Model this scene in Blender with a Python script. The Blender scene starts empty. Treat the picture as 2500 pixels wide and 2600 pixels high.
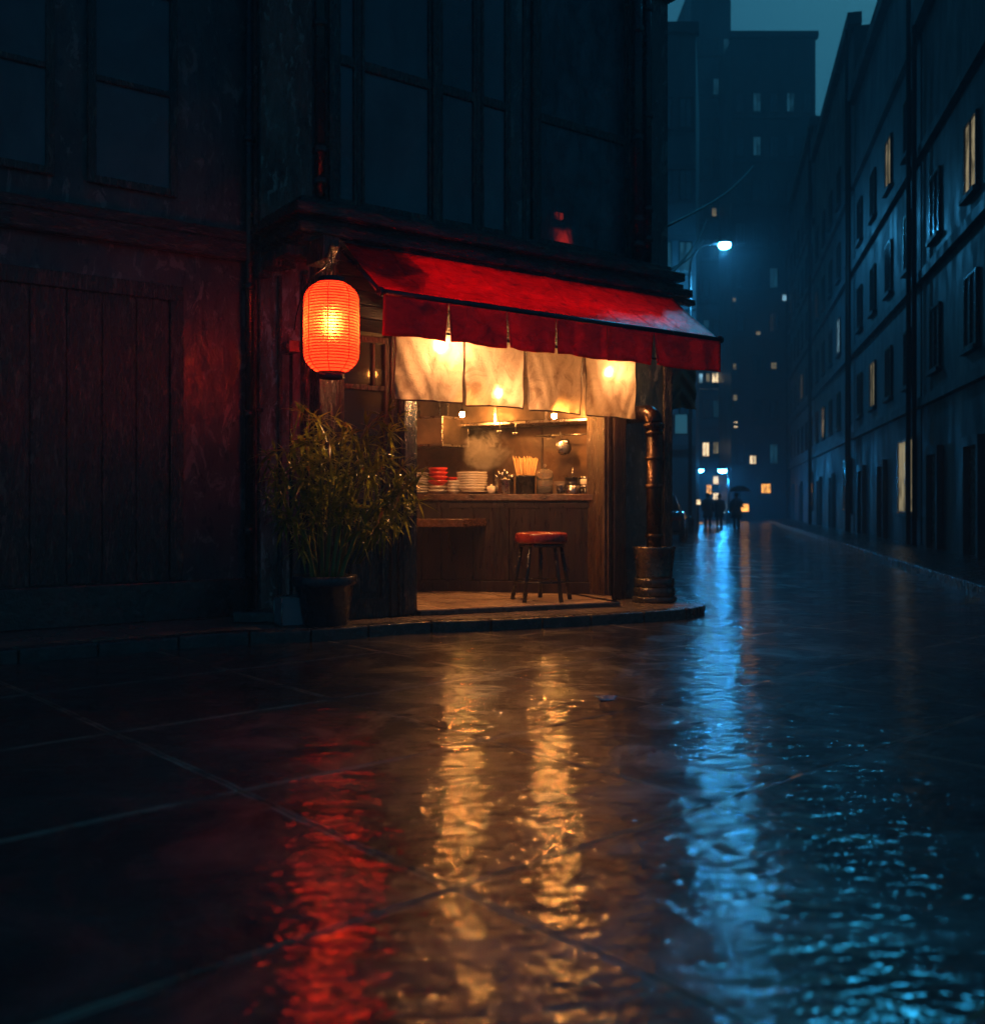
import bpy, bmesh, math, random
from mathutils import Vector, Matrix
random.seed(7)
R = math.radians
PI = math.pi
scene = bpy.context.scene
COL = scene.collection

# ------------------------------------------------------------------ camera
# World: X runs along the shop front (to the right), Y into the shop, Z up.
F, CX, HY, H = 1900.0, 942.0, 965.0, 1.15          # focal length in photo pixels, centre column, horizon row, eye height
ANG = math.atan((3600.0 - CX) / F)
W = Vector((math.cos(ANG), math.sin(ANG)))          # viewing direction
RT = Vector((math.sin(ANG), -math.cos(ANG)))        # to the right of the view
CAM = Vector((-4.882980, -8.131742, H))
cd = bpy.data.cameras.new("camera")
cam = bpy.data.objects.new("camera", cd)
COL.objects.link(cam)
cam.location = CAM
cam.rotation_euler = (R(90), 0, ANG - R(90))
cd.sensor_fit = 'HORIZONTAL'
cd.sensor_width = 36
cd.lens = 36 * F / 1885
cd.shift_y = -15 / 1885
cd.clip_start = 0.05
cd.clip_end = 2000
cd.dof.use_dof = True
cd.dof.focus_distance = 8.8
cd.dof.aperture_fstop = 1.5
scene.camera = cam

# ------------------------------------------------------------------ light
world = bpy.data.worlds.new("World")
scene.world = world
world.use_nodes = True
nt = world.node_tree
nt.nodes.clear()
sky = nt.nodes.new('ShaderNodeTexSky')
sky.sky_type = 'NISHITA'
sky.sun_disc = False
sky.sun_elevation = R(39)
sky.sun_rotation = math.atan2(0.707, 0.324)
tint = nt.nodes.new('ShaderNodeMixRGB')
tint.blend_type = 'MULTIPLY'
tint.inputs[0].default_value = 1
tint.inputs[2].default_value = (0.035, 0.20, 0.27, 1)
bg = nt.nodes.new('ShaderNodeBackground')
bg.inputs[1].default_value = 0.105
wo = nt.nodes.new('ShaderNodeOutputWorld')
nt.links.new(sky.outputs[0], tint.inputs[1])
nt.links.new(tint.outputs[0], bg.inputs[0])
nt.links.new(bg.outputs[0], wo.inputs[0])
sd = bpy.data.lights.new("moonlight", 'SUN')
sd.energy = 0.65
sd.angle = R(7)
sd.color = (0.03, 0.5, 1.0)
so = bpy.data.objects.new("moonlight", sd)
COL.objects.link(so)
so.rotation_euler = Vector((0.707, 0.324, 0.628)).to_track_quat('Z', 'Y').to_euler()   # from high up the street

scene.view_settings.view_transform = 'Standard'
scene.view_settings.look = 'None'
scene.view_settings.exposure = 0
scene.view_settings.gamma = 1
scene.view_settings.use_curve_mapping = False
cy = scene.cycles
cy.use_denoising = True
cy.caustics_reflective = False
cy.caustics_refractive = False
cy.sample_clamp_indirect = 6
cy.max_bounces = 8
cy.transparent_max_bounces = 8
cy.volume_bounces = 0

# ------------------------------------------------------------------ geometry from the viewpoint's survey
def ray(px, py):
    k = (px - CX) / F
    d = W + RT * k
    return Vector((d.x, d.y, (HY - py) / F))
def on_z(px, py, z):
    d = ray(px, py); return CAM + d * ((z - H) / d.z)
def on_y(px, py, y):
    d = ray(px, py); return CAM + d * ((y - CAM.y) / d.y)
def on_x(px, py, x):
    d = ray(px, py); return CAM + d * ((x - CAM.x) / d.x)
def at_t(px, py, t):
    return CAM + ray(px, py) * t
def rt(r, t, z=0.0):
    p = Vector((CAM.x, CAM.y)) + W * t + RT * r
    return Vector((p.x, p.y, z))

# ------------------------------------------------------------------ materials
def nodes_of(name):
    m = bpy.data.materials.new(name)
    m.use_nodes = True
    n = m.node_tree
    n.nodes.clear()
    out = n.nodes.new('ShaderNodeOutputMaterial')
    return m, n, out
def mapping(n, scale=(1, 1, 1), rot=(0, 0, 0), kind='Object'):
    tc = n.nodes.new('ShaderNodeTexCoord')
    mp = n.nodes.new('ShaderNodeMapping')
    mp.inputs['Scale'].default_value = scale
    mp.inputs['Rotation'].default_value = rot
    n.links.new(tc.outputs[kind], mp.inputs[0])
    return mp.outputs[0]
def noise(n, vec, scale, detail=5, rough=0.6, dist=0.0):
    t = n.nodes.new('ShaderNodeTexNoise')
    t.inputs['Scale'].default_value = scale
    t.inputs['Detail'].default_value = detail
    t.inputs['Roughness'].default_value = rough
    t.inputs['Distortion'].default_value = dist
    n.links.new(vec, t.inputs['Vector'])
    return t.outputs['Fac']
def ramp(n, fac, stops):
    r = n.nodes.new('ShaderNodeValToRGB')
    e = r.color_ramp.elements
    while len(e) < len(stops): e.new(0.5)
    for i, (p, c) in enumerate(stops):
        e[i].position = p
        e[i].color = (c[0], c[1], c[2], 1) if not isinstance(c, (int, float)) else (c, c, c, 1)
    n.links.new(fac, r.inputs[0])
    return r.outputs[0]
def bump(n, height, strength, dist=0.02, normal=None):
    b = n.nodes.new('ShaderNodeBump')
    b.inputs['Strength'].default_value = strength
    b.inputs['Distance'].default_value = dist
    n.links.new(height, b.inputs['Height'])
    if normal is not None: n.links.new(normal, b.inputs['Normal'])
    return b.outputs[0]
def principled(n, out, base=(0.5, 0.5, 0.5), rough=0.5, metal=0.0):
    p = n.nodes.new('ShaderNodeBsdfPrincipled')
    p.inputs['Base Color'].default_value = (*base, 1)
    p.inputs['Roughness'].default_value = rough
    p.inputs['Metallic'].default_value = metal
    n.links.new(p.outputs[0], out.inputs[0])
    return p
def surf(name, c1, c2, scale=4, stretch=(1, 1, 1), r1=0.2, r2=0.5, bs=0.3, bscale=18, metal=0.0, coat=0.0, spec=0.5, bd=0.02, lo=0.35, hi=0.68, c3=None):
    """A worn, wet surface: two real colours in patches, uneven gloss, uneven relief."""
    m, n, out = nodes_of(name)
    p = principled(n, out, c1, 0.4, metal)
    v = mapping(n, stretch)
    f1 = noise(n, v, scale, 6, 0.62, 0.4)
    base_ = ramp(n, f1, [(lo, c1), (hi, c2)])
    if c3:                                     # flaked and scuffed patches where the older coat shows
        f4 = noise(n, v, scale * 1.9, 7, 0.7, 0.9)
        mk_ = n.nodes.new('ShaderNodeMixRGB')
        mk_.inputs[2].default_value = (*c3, 1)
        n.links.new(ramp(n, f4, [(0.555, 0.0), (0.60, 1.0)]), mk_.inputs[0])
        n.links.new(base_, mk_.inputs[1]); base_ = mk_.outputs[0]
    n.links.new(base_, p.inputs['Base Color'])
    f2 = noise(n, v, scale * 2.7, 4, 0.6)
    n.links.new(ramp(n, f2, [(0.35, r1), (0.7, r2)]), p.inputs['Roughness'])
    f3 = noise(n, v, bscale, 5, 0.65, 0.3)
    n.links.new(bump(n, f3, bs, bd), p.inputs['Normal'])
    p.inputs['Specular IOR Level'].default_value = spec
    if coat:
        p.inputs['Coat Weight'].default_value = coat
        p.inputs['Coat Roughness'].default_value = 0.08
    return m
def emit(name, col, s):
    m, n, out = nodes_of(name)
    e = n.nodes.new('ShaderNodeEmission')
    e.inputs[0].default_value = (*col, 1)
    e.inputs[1].default_value = s
    n.links.new(e.outputs[0], out.inputs[0])
    return m

M = {}
M['wood_dark'] = surf('dark wet wood', (0.010, 0.010, 0.011), (0.040, 0.028, 0.020), 3.5, (3.5, 3.5, 0.7), 0.12, 0.42, 0.9, 24, spec=0.7, c3=(0.14, 0.11, 0.085))
M['wood_along'] = surf('dark wet boards', (0.010, 0.009, 0.009), (0.036, 0.024, 0.017), 3.5, (0.7, 3.5, 3.5), 0.12, 0.42, 0.9, 24, spec=0.7, c3=(0.13, 0.095, 0.07))
M['siding'] = surf('sooty siding boards', (0.006, 0.005, 0.005), (0.022, 0.013, 0.009), 3.5, (0.7, 5, 5), 0.45, 0.8, 0.6, 16, spec=0.25)
M['wood_warm'] = surf('worn brown timber', (0.016, 0.008, 0.005), (0.075, 0.034, 0.016), 3.5, (5, 5, 0.6), 0.18, 0.5, 0.6, 18, spec=0.6)
M['wood_counter'] = surf('varnished counter timber', (0.03, 0.013, 0.006), (0.11, 0.045, 0.018), 3.5, (0.7, 4, 5), 0.12, 0.4, 0.4, 14, spec=0.6)
M['wood_red'] = surf('dark stained panelling', (0.005, 0.002, 0.0015), (0.026, 0.009, 0.0045), 3.0, (4, 4, 0.6), 0.25, 0.6, 0.6, 16)
M['plaster'] = surf('stained teal plaster', (0.018, 0.034, 0.040), (0.075, 0.090, 0.090), 2.2, (1.5, 1.5, 0.7), 0.2, 0.6, 0.6, 9, spec=0.5, c3=(0.17, 0.18, 0.17))
M['side_wall'] = surf('wet side wall with lantern red', (0.16, 0.05, 0.04), (0.55, 0.22, 0.18), 3.0, (1.4, 1.4, 0.7), 0.12, 0.42, 0.9, 10, spec=0.7, c3=(0.7, 0.42, 0.36))  # the lantern's red glow is put into this wall's base colours
M['wall_far'] = surf('night street wall', (0.030, 0.045, 0.055), (0.085, 0.11, 0.125), 0.7, (1, 1, 0.35), 0.45, 0.85, 0.5, 5, lo=0.3, hi=0.6)
M['wall_far_dark'] = surf('dark street wall', (0.018, 0.026, 0.032), (0.05, 0.065, 0.075), 0.7, (1, 1, 0.35), 0.45, 0.85, 0.5, 5, lo=0.3, hi=0.6)
M['glass_dark'] = surf('grimy upper window glass', (0.02, 0.045, 0.055), (0.07, 0.125, 0.145), 1.1, (1.2, 1.2, 0.8), 0.06, 0.3, 0.25, 3.5, spec=0.8)
M['metal_black'] = surf('black wet metal', (0.008, 0.009, 0.011), (0.022, 0.023, 0.026), 6, (1, 1, 1), 0.12, 0.35, 0.35, 22, metal=0.3, spec=0.7)
M['metal_bar'] = surf('wet awning bar metal', (0.03, 0.045, 0.055), (0.07, 0.09, 0.10), 6, (1, 1, 1), 0.12, 0.3, 0.35, 25, metal=0.8)
M['metal_pipe'] = surf('weathered copper pipe', (0.035, 0.026, 0.02), (0.11, 0.062, 0.04), 5, (1, 1, 0.5), 0.2, 0.45, 0.3, 14, metal=0.9)
M['steel'] = surf('brushed kitchen steel', (0.30, 0.27, 0.24), (0.52, 0.48, 0.43), 4, (1, 1, 1), 0.2, 0.42, 0.15, 12, metal=1.0)
M['steel_grimy'] = surf('grimy hood steel', (0.07, 0.05, 0.035), (0.2, 0.15, 0.105), 3, (1, 1, 1), 0.36, 0.6, 0.2, 10, metal=0.85)
M['tin'] = surf('dented tin bucket', (0.10, 0.09, 0.085), (0.22, 0.19, 0.17), 5, (1, 1, 1), 0.2, 0.4, 0.6, 9, metal=0.9)
M['pot'] = surf('dark glazed pot', (0.012, 0.016, 0.021), (0.045, 0.045, 0.05), 5, (1, 1, 1), 0.12, 0.45, 0.5, 12)
M['stone'] = surf('wet dark stone', (0.016, 0.016, 0.016), (0.05, 0.045, 0.04), 3, (1, 1, 1), 0.12, 0.38, 0.6, 10, spec=0.7)
M['kerb'] = surf('wet kerb stone', (0.022, 0.022, 0.022), (0.075, 0.066, 0.058), 4, (1, 1, 1), 0.14, 0.42, 0.7, 12, spec=0.6)
M['soil'] = surf('wet soil', (0.010, 0.007, 0.005), (0.03, 0.02, 0.014), 20, (1, 1, 1), 0.3, 0.7, 1.0, 40)
M['back_wall'] = surf('smoke stained kitchen wall', (0.055, 0.03, 0.016), (0.26, 0.15, 0.08), 1.7, (1, 1, 1), 0.25, 0.6, 0.4, 7)
M['ceiling'] = surf('smoky ceiling boards', (0.05, 0.03, 0.018), (0.12, 0.07, 0.04), 2, (1, 1, 1), 0.4, 0.7, 0.3, 8)
M['china'] = surf('off white glazed china', (0.62, 0.55, 0.45), (0.74, 0.68, 0.58), 6, (1, 1, 1), 0.08, 0.2, 0.05, 10)
M['china_red'] = surf('red lacquer', (0.42, 0.02, 0.012), (0.6, 0.05, 0.025), 6, (1, 1, 1), 0.08, 0.22, 0.06, 10)
M['china_black'] = surf('black glazed pottery', (0.010, 0.010, 0.012), (0.03, 0.025, 0.02), 6, (1, 1, 1), 0.06, 0.2, 0.06, 10)
M['bamboo_stick'] = surf('pale chopstick wood', (0.55, 0.32, 0.12), (0.72, 0.46, 0.2), 12, (1, 1, 0.3), 0.35, 0.6, 0.1, 20)
M['hem'] = surf('stitched curtain hem', (0.10, 0.07, 0.05), (0.22, 0.16, 0.11), 12, (1, 1, 1), 0.5, 0.8, 0.3, 40)
M['thread'] = surf('dark red lantern thread', (0.06, 0.006, 0.004), (0.12, 0.012, 0.006), 9, (1, 1, 1), 0.4, 0.7, 0.1, 20)
M['leather'] = surf('red vinyl', (0.15, 0.012, 0.008), (0.27, 0.024, 0.013), 5, (1, 1, 1), 0.2, 0.42, 0.25, 12, spec=0.6)
M['stem'] = surf('bamboo cane', (0.10, 0.12, 0.025), (0.24, 0.23, 0.06), 9, (1, 1, 0.5), 0.25, 0.5, 0.2, 20)
M['cloth_dark'] = surf('dark brown cloth', (0.16, 0.11, 0.08), (0.38, 0.25, 0.16), 4, (1, 1, 0.6), 0.4, 0.7, 0.3, 10)
M['cloth_coat'] = surf('dark coat cloth', (0.010, 0.014, 0.018), (0.025, 0.03, 0.036), 4, (1, 1, 1), 0.5, 0.8, 0.2, 30)
M['skin'] = surf('skin', (0.30, 0.17, 0.12), (0.38, 0.22, 0.16), 8, (1, 1, 1), 0.4, 0.6, 0.05, 30)
M['hair'] = surf('black hair', (0.008, 0.007, 0.007), (0.02, 0.017, 0.015), 20, (1, 1, 0.4), 0.3, 0.5, 0.3, 60)
M['umbrella'] = surf('wet black umbrella cloth', (0.010, 0.014, 0.018), (0.03, 0.035, 0.04), 5, (1, 1, 1), 0.2, 0.4, 0.2, 20)
M['matte_black'] = surf('weathered matte black', (0.006, 0.006, 0.007), (0.014, 0.014, 0.015), 6, (1, 1, 1), 0.6, 0.85, 0.1, 20, spec=0.2)
M['car_paint'] = surf('dark car paint', (0.03, 0.05, 0.065), (0.05, 0.08, 0.10), 2, (1, 1, 1), 0.12, 0.2, 0.15, 60, coat=1.0)
M['car_glass'] = surf('dark car glass', (0.010, 0.014, 0.018), (0.016, 0.02, 0.024), 2, (1, 1, 1), 0.04, 0.1, 0.1, 60, spec=0.9)
M['rubber'] = surf('tyre rubber', (0.010, 0.010, 0.010), (0.02, 0.02, 0.02), 9, (1, 1, 1), 0.5, 0.8, 0.2, 30)
M['box_paint'] = surf('painted metal box', (0.12, 0.05, 0.045), (0.2, 0.09, 0.075), 5, (1, 1, 1), 0.2, 0.4, 0.4, 18)
M['paper_blue'] = surf('wet blue paper', (0.02, 0.16, 0.36), (0.06, 0.34, 0.6), 9, (1, 1, 1), 0.1, 0.3, 0.4, 18)

M['bulb'] = emit('warm bulb glass', (1.0, 0.36, 0.07), 1300)
M['bulb_window'] = emit('warm bulb glass low', (1.0, 0.36, 0.08), 300)
M['bulb_strong'] = emit('warm bulb glass bright', (1.0, 0.45, 0.16), 2700)
M['bulb_soft'] = emit('warm bulb glass dimmed', (1.0, 0.45, 0.16), 900)
M['lamp_blue'] = emit('cold lamp glass', (0.05, 0.45, 0.95), 650)
M['lamp_blue_far'] = emit('cold far lamp glass', (0.03, 0.40, 1.0), 430)
def lit_window(name, col, s_):
    m, n, out = nodes_of(name)
    e = n.nodes.new('ShaderNodeEmission')
    v = mapping(n, (1.0, 1.0, 0.5))
    f = noise(n, v, 2.4, 3, 0.6, 0.6)
    c = ramp(n, f, [(0.36, tuple(x*0.22 for x in col)), (0.5, tuple(x*0.7 for x in col)), (0.62, col)])
    n.links.new(c, e.inputs[0]); e.inputs[1].default_value = s_
    n.links.new(e.outputs[0], out.inputs[0])
    return m
M['lit_warm'] = lit_window('lit window warm', (1.0, 0.74, 0.42), 2.4)
M['lit_orange'] = lit_window('lit window orange', (1.0, 0.42, 0.08), 3.0)
M['lit_dim'] = lit_window('lit window dim', (0.75, 0.62, 0.36), 0.5)
M['lit_cold'] = lit_window('lit window cold', (0.35, 0.72, 0.95), 1.4)
M['lit_blue_dim'] = lit_window('dim blue lit window', (0.05, 0.3, 0.5), 0.22)
M['lit_teal'] = emit('dim lit sign', (0.06, 0.30, 0.45), 0.30)
M['lit_red'] = emit('red lit sign', (1.0, 0.03, 0.015), 6)
M['lit_red_dim'] = emit('red lit sign dim', (1.0, 0.02, 0.012), 3.2)
M['tail'] = emit('tail light', (1.0, 0.10, 0.03), 2.2)

def awning_cloth():
    m, n, out = nodes_of('wet red awning canvas')
    p = principled(n, out)
    v = mapping(n, (1, 1, 1), (0, 0, R(28)))
    v2 = mapping(n, (1, 1, 1))
    f1 = noise(n, mapping(n, (1.2, 4.5, 2.5), (0, 0, R(24))), 3.4, 7, 0.7, 0.9)
    n.links.new(ramp(n, f1, [(0.34, (0.20, 0.005, 0.005)), (0.46, (0.36, 0.008, 0.007)), (0.66, (0.5, 0.014, 0.010))]), p.inputs['Base Color'])
    n.links.new(ramp(n, noise(n, v, 5, 4), [(0.35, 0.18), (0.7, 0.36)]), p.inputs['Roughness'])
    n.links.new(bump(n, noise(n, v2, 16, 5, 0.65, 0.5), 0.55, 0.02), p.inputs['Normal'])
    p.inputs['Specular IOR Level'].default_value = 0.7
    tr = n.nodes.new('ShaderNodeBsdfTranslucent')
    n.links.new(ramp(n, f1, [(0.34, (0.42, 0.008, 0.007)), (0.46, (0.76, 0.015, 0.011)), (0.66, (0.95, 0.024, 0.017))]), tr.inputs[0])
    mx = n.nodes.new('ShaderNodeMixShader')
    mx.inputs[0].default_value = 0.58
    n.links.new(p.outputs[0], mx.inputs[1]); n.links.new(tr.outputs[0], mx.inputs[2])
    n.links.new(mx.outputs[0], out.inputs[0])
    return m
M['awning'] = awning_cloth()
def noren_cloth():
    m, n, out = nodes_of('cream curtain cloth')
    d = n.nodes.new('ShaderNodeBsdfPrincipled')
    d.inputs['Roughness'].default_value = 0.5
    v = mapping(n, (1, 1, 1))
    f1 = noise(n, v, 4, 7, 0.68, 0.8)
    c = ramp(n, f1, [(0.34, (0.24, 0.17, 0.12)), (0.46, (0.46, 0.37, 0.28)), (0.7, (0.62, 0.52, 0.41))])
    n.links.new(c, d.inputs['Base Color'])
    b = bump(n, noise(n, v, 13, 6, 0.68, 0.9), 0.6, 0.02)
    n.links.new(b, d.inputs['Normal'])
    tr = n.nodes.new('ShaderNodeBsdfTranslucent')
    n.links.new(c, tr.inputs[0]); n.links.new(b, tr.inputs[1])
    rf = n.nodes.new('ShaderNodeBsdfRefraction')
    rf.inputs['Color'].default_value = (0.8, 0.62, 0.4, 1)
    rf.inputs['Roughness'].default_value = 0.7
    rf.inputs['IOR'].default_value = 1.25
    m1 = n.nodes.new('ShaderNodeMixShader'); m1.inputs[0].default_value = 0.2
    m2 = n.nodes.new('ShaderNodeMixShader'); m2.inputs[0].default_value = 0.44
    n.links.new(tr.outputs[0], m1.inputs[1]); n.links.new(rf.outputs[0], m1.inputs[2])
    n.links.new(d.outputs[0], m2.inputs[1]); n.links.new(m1.outputs[0], m2.inputs[2])
    n.links.new(m2.outputs[0], out.inputs[0])
    return m
M['noren'] = noren_cloth()
def lantern_paper():
    m, n, out = nodes_of('red lantern paper')
    v = mapping(n, (1, 1, 1))
    f1 = noise(n, v, 7, 5, 0.6, 0.5)
    c = ramp(n, f1, [(0.3, (0.60, 0.016, 0.006)), (0.7, (0.85, 0.034, 0.010))])
    tr = n.nodes.new('ShaderNodeBsdfTranslucent')
    n.links.new(c, tr.inputs[0])
    df = n.nodes.new('ShaderNodeBsdfPrincipled')
    n.links.new(c, df.inputs['Base Color'])
    df.inputs['Roughness'].default_value = 0.35
    rf = n.nodes.new('ShaderNodeBsdfRefraction')
    rf.inputs['Color'].default_value = (1.0, 0.62, 0.20, 1)
    rf.inputs['Roughness'].default_value = 0.8
    rf.inputs['IOR'].default_value = 1.35
    m1 = n.nodes.new('ShaderNodeMixShader'); m1.inputs[0].default_value = 0.09
    m2 = n.nodes.new('ShaderNodeMixShader'); m2.inputs[0].default_value = 0.7
    n.links.new(tr.outputs[0], m1.inputs[1]); n.links.new(rf.outputs[0], m1.inputs[2])
    n.links.new(df.outputs[0], m2.inputs[1]); n.links.new(m1.outputs[0], m2.inputs[2])
    e = n.nodes.new('ShaderNodeEmission')                      # the glowing paper of a lit lantern
    e.inputs[0].default_value = (1.0, 0.017, 0.004, 1); e.inputs[1].default_value = 3.8
    a = n.nodes.new('ShaderNodeAddShader')
    n.links.new(m2.outputs[0], a.inputs[0]); n.links.new(e.outputs[0], a.inputs[1])
    n.links.new(a.outputs[0], out.inputs[0])
    return m
M['lantern'] = lantern_paper()
def glass_mat(name, col, rough, ior=1.45, bsc=14, bst=0.12):
    m, n, out = nodes_of(name)
    p = principled(n, out, col, rough)
    p.inputs['Transmission Weight'].default_value = 0.92
    p.inputs['IOR'].default_value = ior
    v = mapping(n)
    n.links.new(bump(n, noise(n, v, bsc, 4), bst, 0.01), p.inputs['Normal'])
    return m
M['glass'] = glass_mat('clear jar glass', (0.95, 0.9, 0.82), 0.05)
M['glass_pane'] = glass_mat('old wavy window glass', (0.30, 0.24, 0.17), 0.14, 1.4, 7, 0.8)
M['glass_tank'] = glass_mat('grimy tank glass', (0.35, 0.48, 0.54), 0.12)
M['glass_tank'].node_tree.nodes['Principled BSDF'].inputs['Transmission Weight'].default_value = 0.55
def upper_glass():
    m, n, out = nodes_of('grimy see through glass')
    p = principled(n, out)
    v = mapping(n, (1.4, 1.4, 0.7))
    n.links.new(ramp(n, noise(n, v, 1.6, 6, 0.65, 0.4), [(0.35, (0.02, 0.045, 0.055)), (0.7, (0.08, 0.14, 0.16))]), p.inputs['Base Color'])
    p.inputs['Roughness'].default_value = 0.22
    b = bump(n, noise(n, v, 9, 5, 0.65), 0.5, 0.02)
    n.links.new(b, p.inputs['Normal'])
    rf = n.nodes.new('ShaderNodeBsdfRefraction')
    rf.inputs['Color'].default_value = (0.6, 0.8, 0.85, 1); rf.inputs['Roughness'].default_value = 0.45; rf.inputs['IOR'].default_value = 1.2
    n.links.new(b, rf.inputs['Normal'])
    mx = n.nodes.new('ShaderNodeMixShader')
    n.links.new(ramp(n, noise(n, v, 5, 5, 0.65, 0.4), [(0.4, 0.08), (0.65, 0.5)]), mx.inputs[0])
    n.links.new(p.outputs[0], mx.inputs[1]); n.links.new(rf.outputs[0], mx.inputs[2])
    n.links.new(mx.outputs[0], out.inputs[0])
    return m
M['glass_upper'] = upper_glass()
def leaf_mat():
    m, n, out = nodes_of('bamboo leaf')
    p = principled(n, out)
    f = noise(n, mapping(n), 6, 4)
    c = ramp(n, f, [(0.3, (0.07, 0.10, 0.010)), (0.5, (0.24, 0.25, 0.025)), (0.7, (0.46, 0.40, 0.045))])
    n.links.new(c, p.inputs['Base Color'])
    p.inputs['Roughness'].default_value = 0.3
    tr = n.nodes.new('ShaderNodeBsdfTranslucent')
    n.links.new(c, tr.inputs[0])
    mx = n.nodes.new('ShaderNodeMixShader'); mx.inputs[0].default_value = 0.42
    n.links.new(p.outputs[0], mx.inputs[1]); n.links.new(tr.outputs[0], mx.inputs[2])
    n.links.new(mx.outputs[0], out.inputs[0])
    return m
M['leaf'] = leaf_mat()

def math_node(n, op, a, b=None, clamp=False):
    k = n.nodes.new('ShaderNodeMath'); k.operation = op; k.use_clamp = clamp
    for i, x in enumerate((a, b)):
        if x is None: continue
        if isinstance(x, (int, float)): k.inputs[i].default_value = x
        else: n.links.new(x, k.inputs[i])
    return k.outputs[0]
def paving(name, sx, sy, ox, oy, c1, c2, r1, r2, ripple, ripd, rot=0.0, groove=0.010, fine=0.25, edge=(0.2, 0.17, 0.14), film=False):
    """Big wet slabs: narrow open joints, worn faces and a skin of water with small ripples."""
    m, n, out = nodes_of(name)
    p = principled(n, out)
    tc = n.nodes.new('ShaderNodeTexCoord')
    mp = n.nodes.new('ShaderNodeMapping')
    mp.inputs['Location'].default_value = (ox, oy, 0)
    mp.inputs['Rotation'].default_value = (0, 0, rot)
    n.links.new(tc.outputs['Object'], mp.inputs[0])
    wob = noise(n, tc.outputs['Object'], 1.3, 3)
    sp = n.nodes.new('ShaderNodeSeparateXYZ')
    n.links.new(mp.outputs[0], sp.inputs[0])
    def joint(axis, size):
        u = math_node(n, 'ADD', sp.outputs[axis], math_node(n, 'MULTIPLY', wob, 0.05))
        u = math_node(n, 'DIVIDE', u, size)
        fr = math_node(n, 'FRACT', u)
        d = math_node(n, 'ABSOLUTE', math_node(n, 'SUBTRACT', fr, 0.5))
        d = math_node(n, 'MULTIPLY', math_node(n, 'SUBTRACT', 0.5, d), size)     # metres to the joint
        k = n.nodes.new('ShaderNodeMapRange')
        out_ = []
        for lo_, hi_ in ((groove * 0.3, groove * 1.3), (groove * 1.6, groove * 2.8)):
            k = n.nodes.new('ShaderNodeMapRange')
            k.inputs[1].default_value = lo_; k.inputs[2].default_value = hi_
            k.inputs[3].default_value = 0; k.inputs[4].default_value = 1
            n.links.new(d, k.inputs[0]); out_.append(k.outputs[0])
        return out_
    jx, jy = joint(0, sx), joint(1, sy)
    j = math_node(n, 'MINIMUM', jx[0], jy[0])
    arris = math_node(n, 'MINIMUM', jx[1], jy[1])
    f1 = noise(n, tc.outputs['Object'], 1.6, 7, 0.65, 0.5)
    col = ramp(n, f1, [(0.33, c1), (0.7, c2)])
    am = n.nodes.new('ShaderNodeMixRGB')
    am.inputs[1].default_value = (*edge, 1)
    n.links.new(math_node(n, 'MAXIMUM', arris, ramp(n, noise(n, tc.outputs['Object'], 3.0, 4), [(0.42, 0.0), (0.62, 1.0)])), am.inputs[0])
    n.links.new(col, am.inputs[2])
    col = am.outputs[0]
    dark = n.nodes.new('ShaderNodeMixRGB'); dark.blend_type = 'MULTIPLY'
    dark.inputs[0].default_value = 1
    n.links.new(col, dark.inputs[1])
    n.links.new(ramp(n, j, [(0, 0.35), (1, 1.0)]), dark.inputs[2])
    n.links.new(dark.outputs[0], p.inputs['Base Color'])
    f2 = noise(n, tc.outputs['Object'], 0.9, 5, 0.6, 0.6)
    n.links.new(ramp(n, f2, [(0.36, r1), (0.66, r2)]), p.inputs['Roughness'])
    wr_ = n.nodes.new('ShaderNodeMapping'); wr_.inputs['Rotation'].default_value = (0, 0, R(30))
    n.links.new(tc.outputs['Object'], wr_.inputs[0])
    wv = n.nodes.new('ShaderNodeMapping'); wv.inputs['Scale'].default_value = (0.5, 1.3, 1)
    n.links.new(wr_.outputs[0], wv.inputs[0])
    b1 = bump(n, noise(n, wv.outputs[0], ripple, 3, 0.5, 0.4), 1.0, ripd)
    b2 = bump(n, noise(n, wv.outputs[0], 4.2, 2, 0.5), 1.0, 0.016, b1)
    b3 = bump(n, noise(n, tc.outputs['Object'], 60, 3, 0.6), fine, 0.002, b2)
    b4 = bump(n, j, 1.0, 0.035, b3)
    n.links.new(b4, p.inputs['Normal'])
    p.inputs['IOR'].default_value = 2.3 if film else 1.7
    if film:                                   # between the puddles the stone only has a thin broken film
        p2 = n.nodes.new('ShaderNodeBsdfPrincipled')
        n.links.new(dark.outputs[0], p2.inputs['Base Color'])
        n.links.new(ramp(n, f2, [(0.3, 0.24), (0.7, 0.42)]), p2.inputs['Roughness'])
        p2.inputs['IOR'].default_value = 2.0
        c1_ = bump(n, noise(n, tc.outputs['Object'], 46, 5, 0.7), 0.9, 0.005)
        n.links.new(bump(n, j, 1.0, 0.035, c1_), p2.inputs['Normal'])
        mx = n.nodes.new('ShaderNodeMixShader')
        n.links.new(ramp(n, noise(n, tc.outputs['Object'], 1.9, 6, 0.62, 0.8), [(0.38, 0.08), (0.56, 0.34), (0.72, 0.8)]), mx.inputs[0])
        n.links.new(p.outputs[0], mx.inputs[1]); n.links.new(p2.outputs[0], mx.inputs[2])
        n.links.new(mx.outputs[0], out.inputs[0])
    return m

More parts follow.
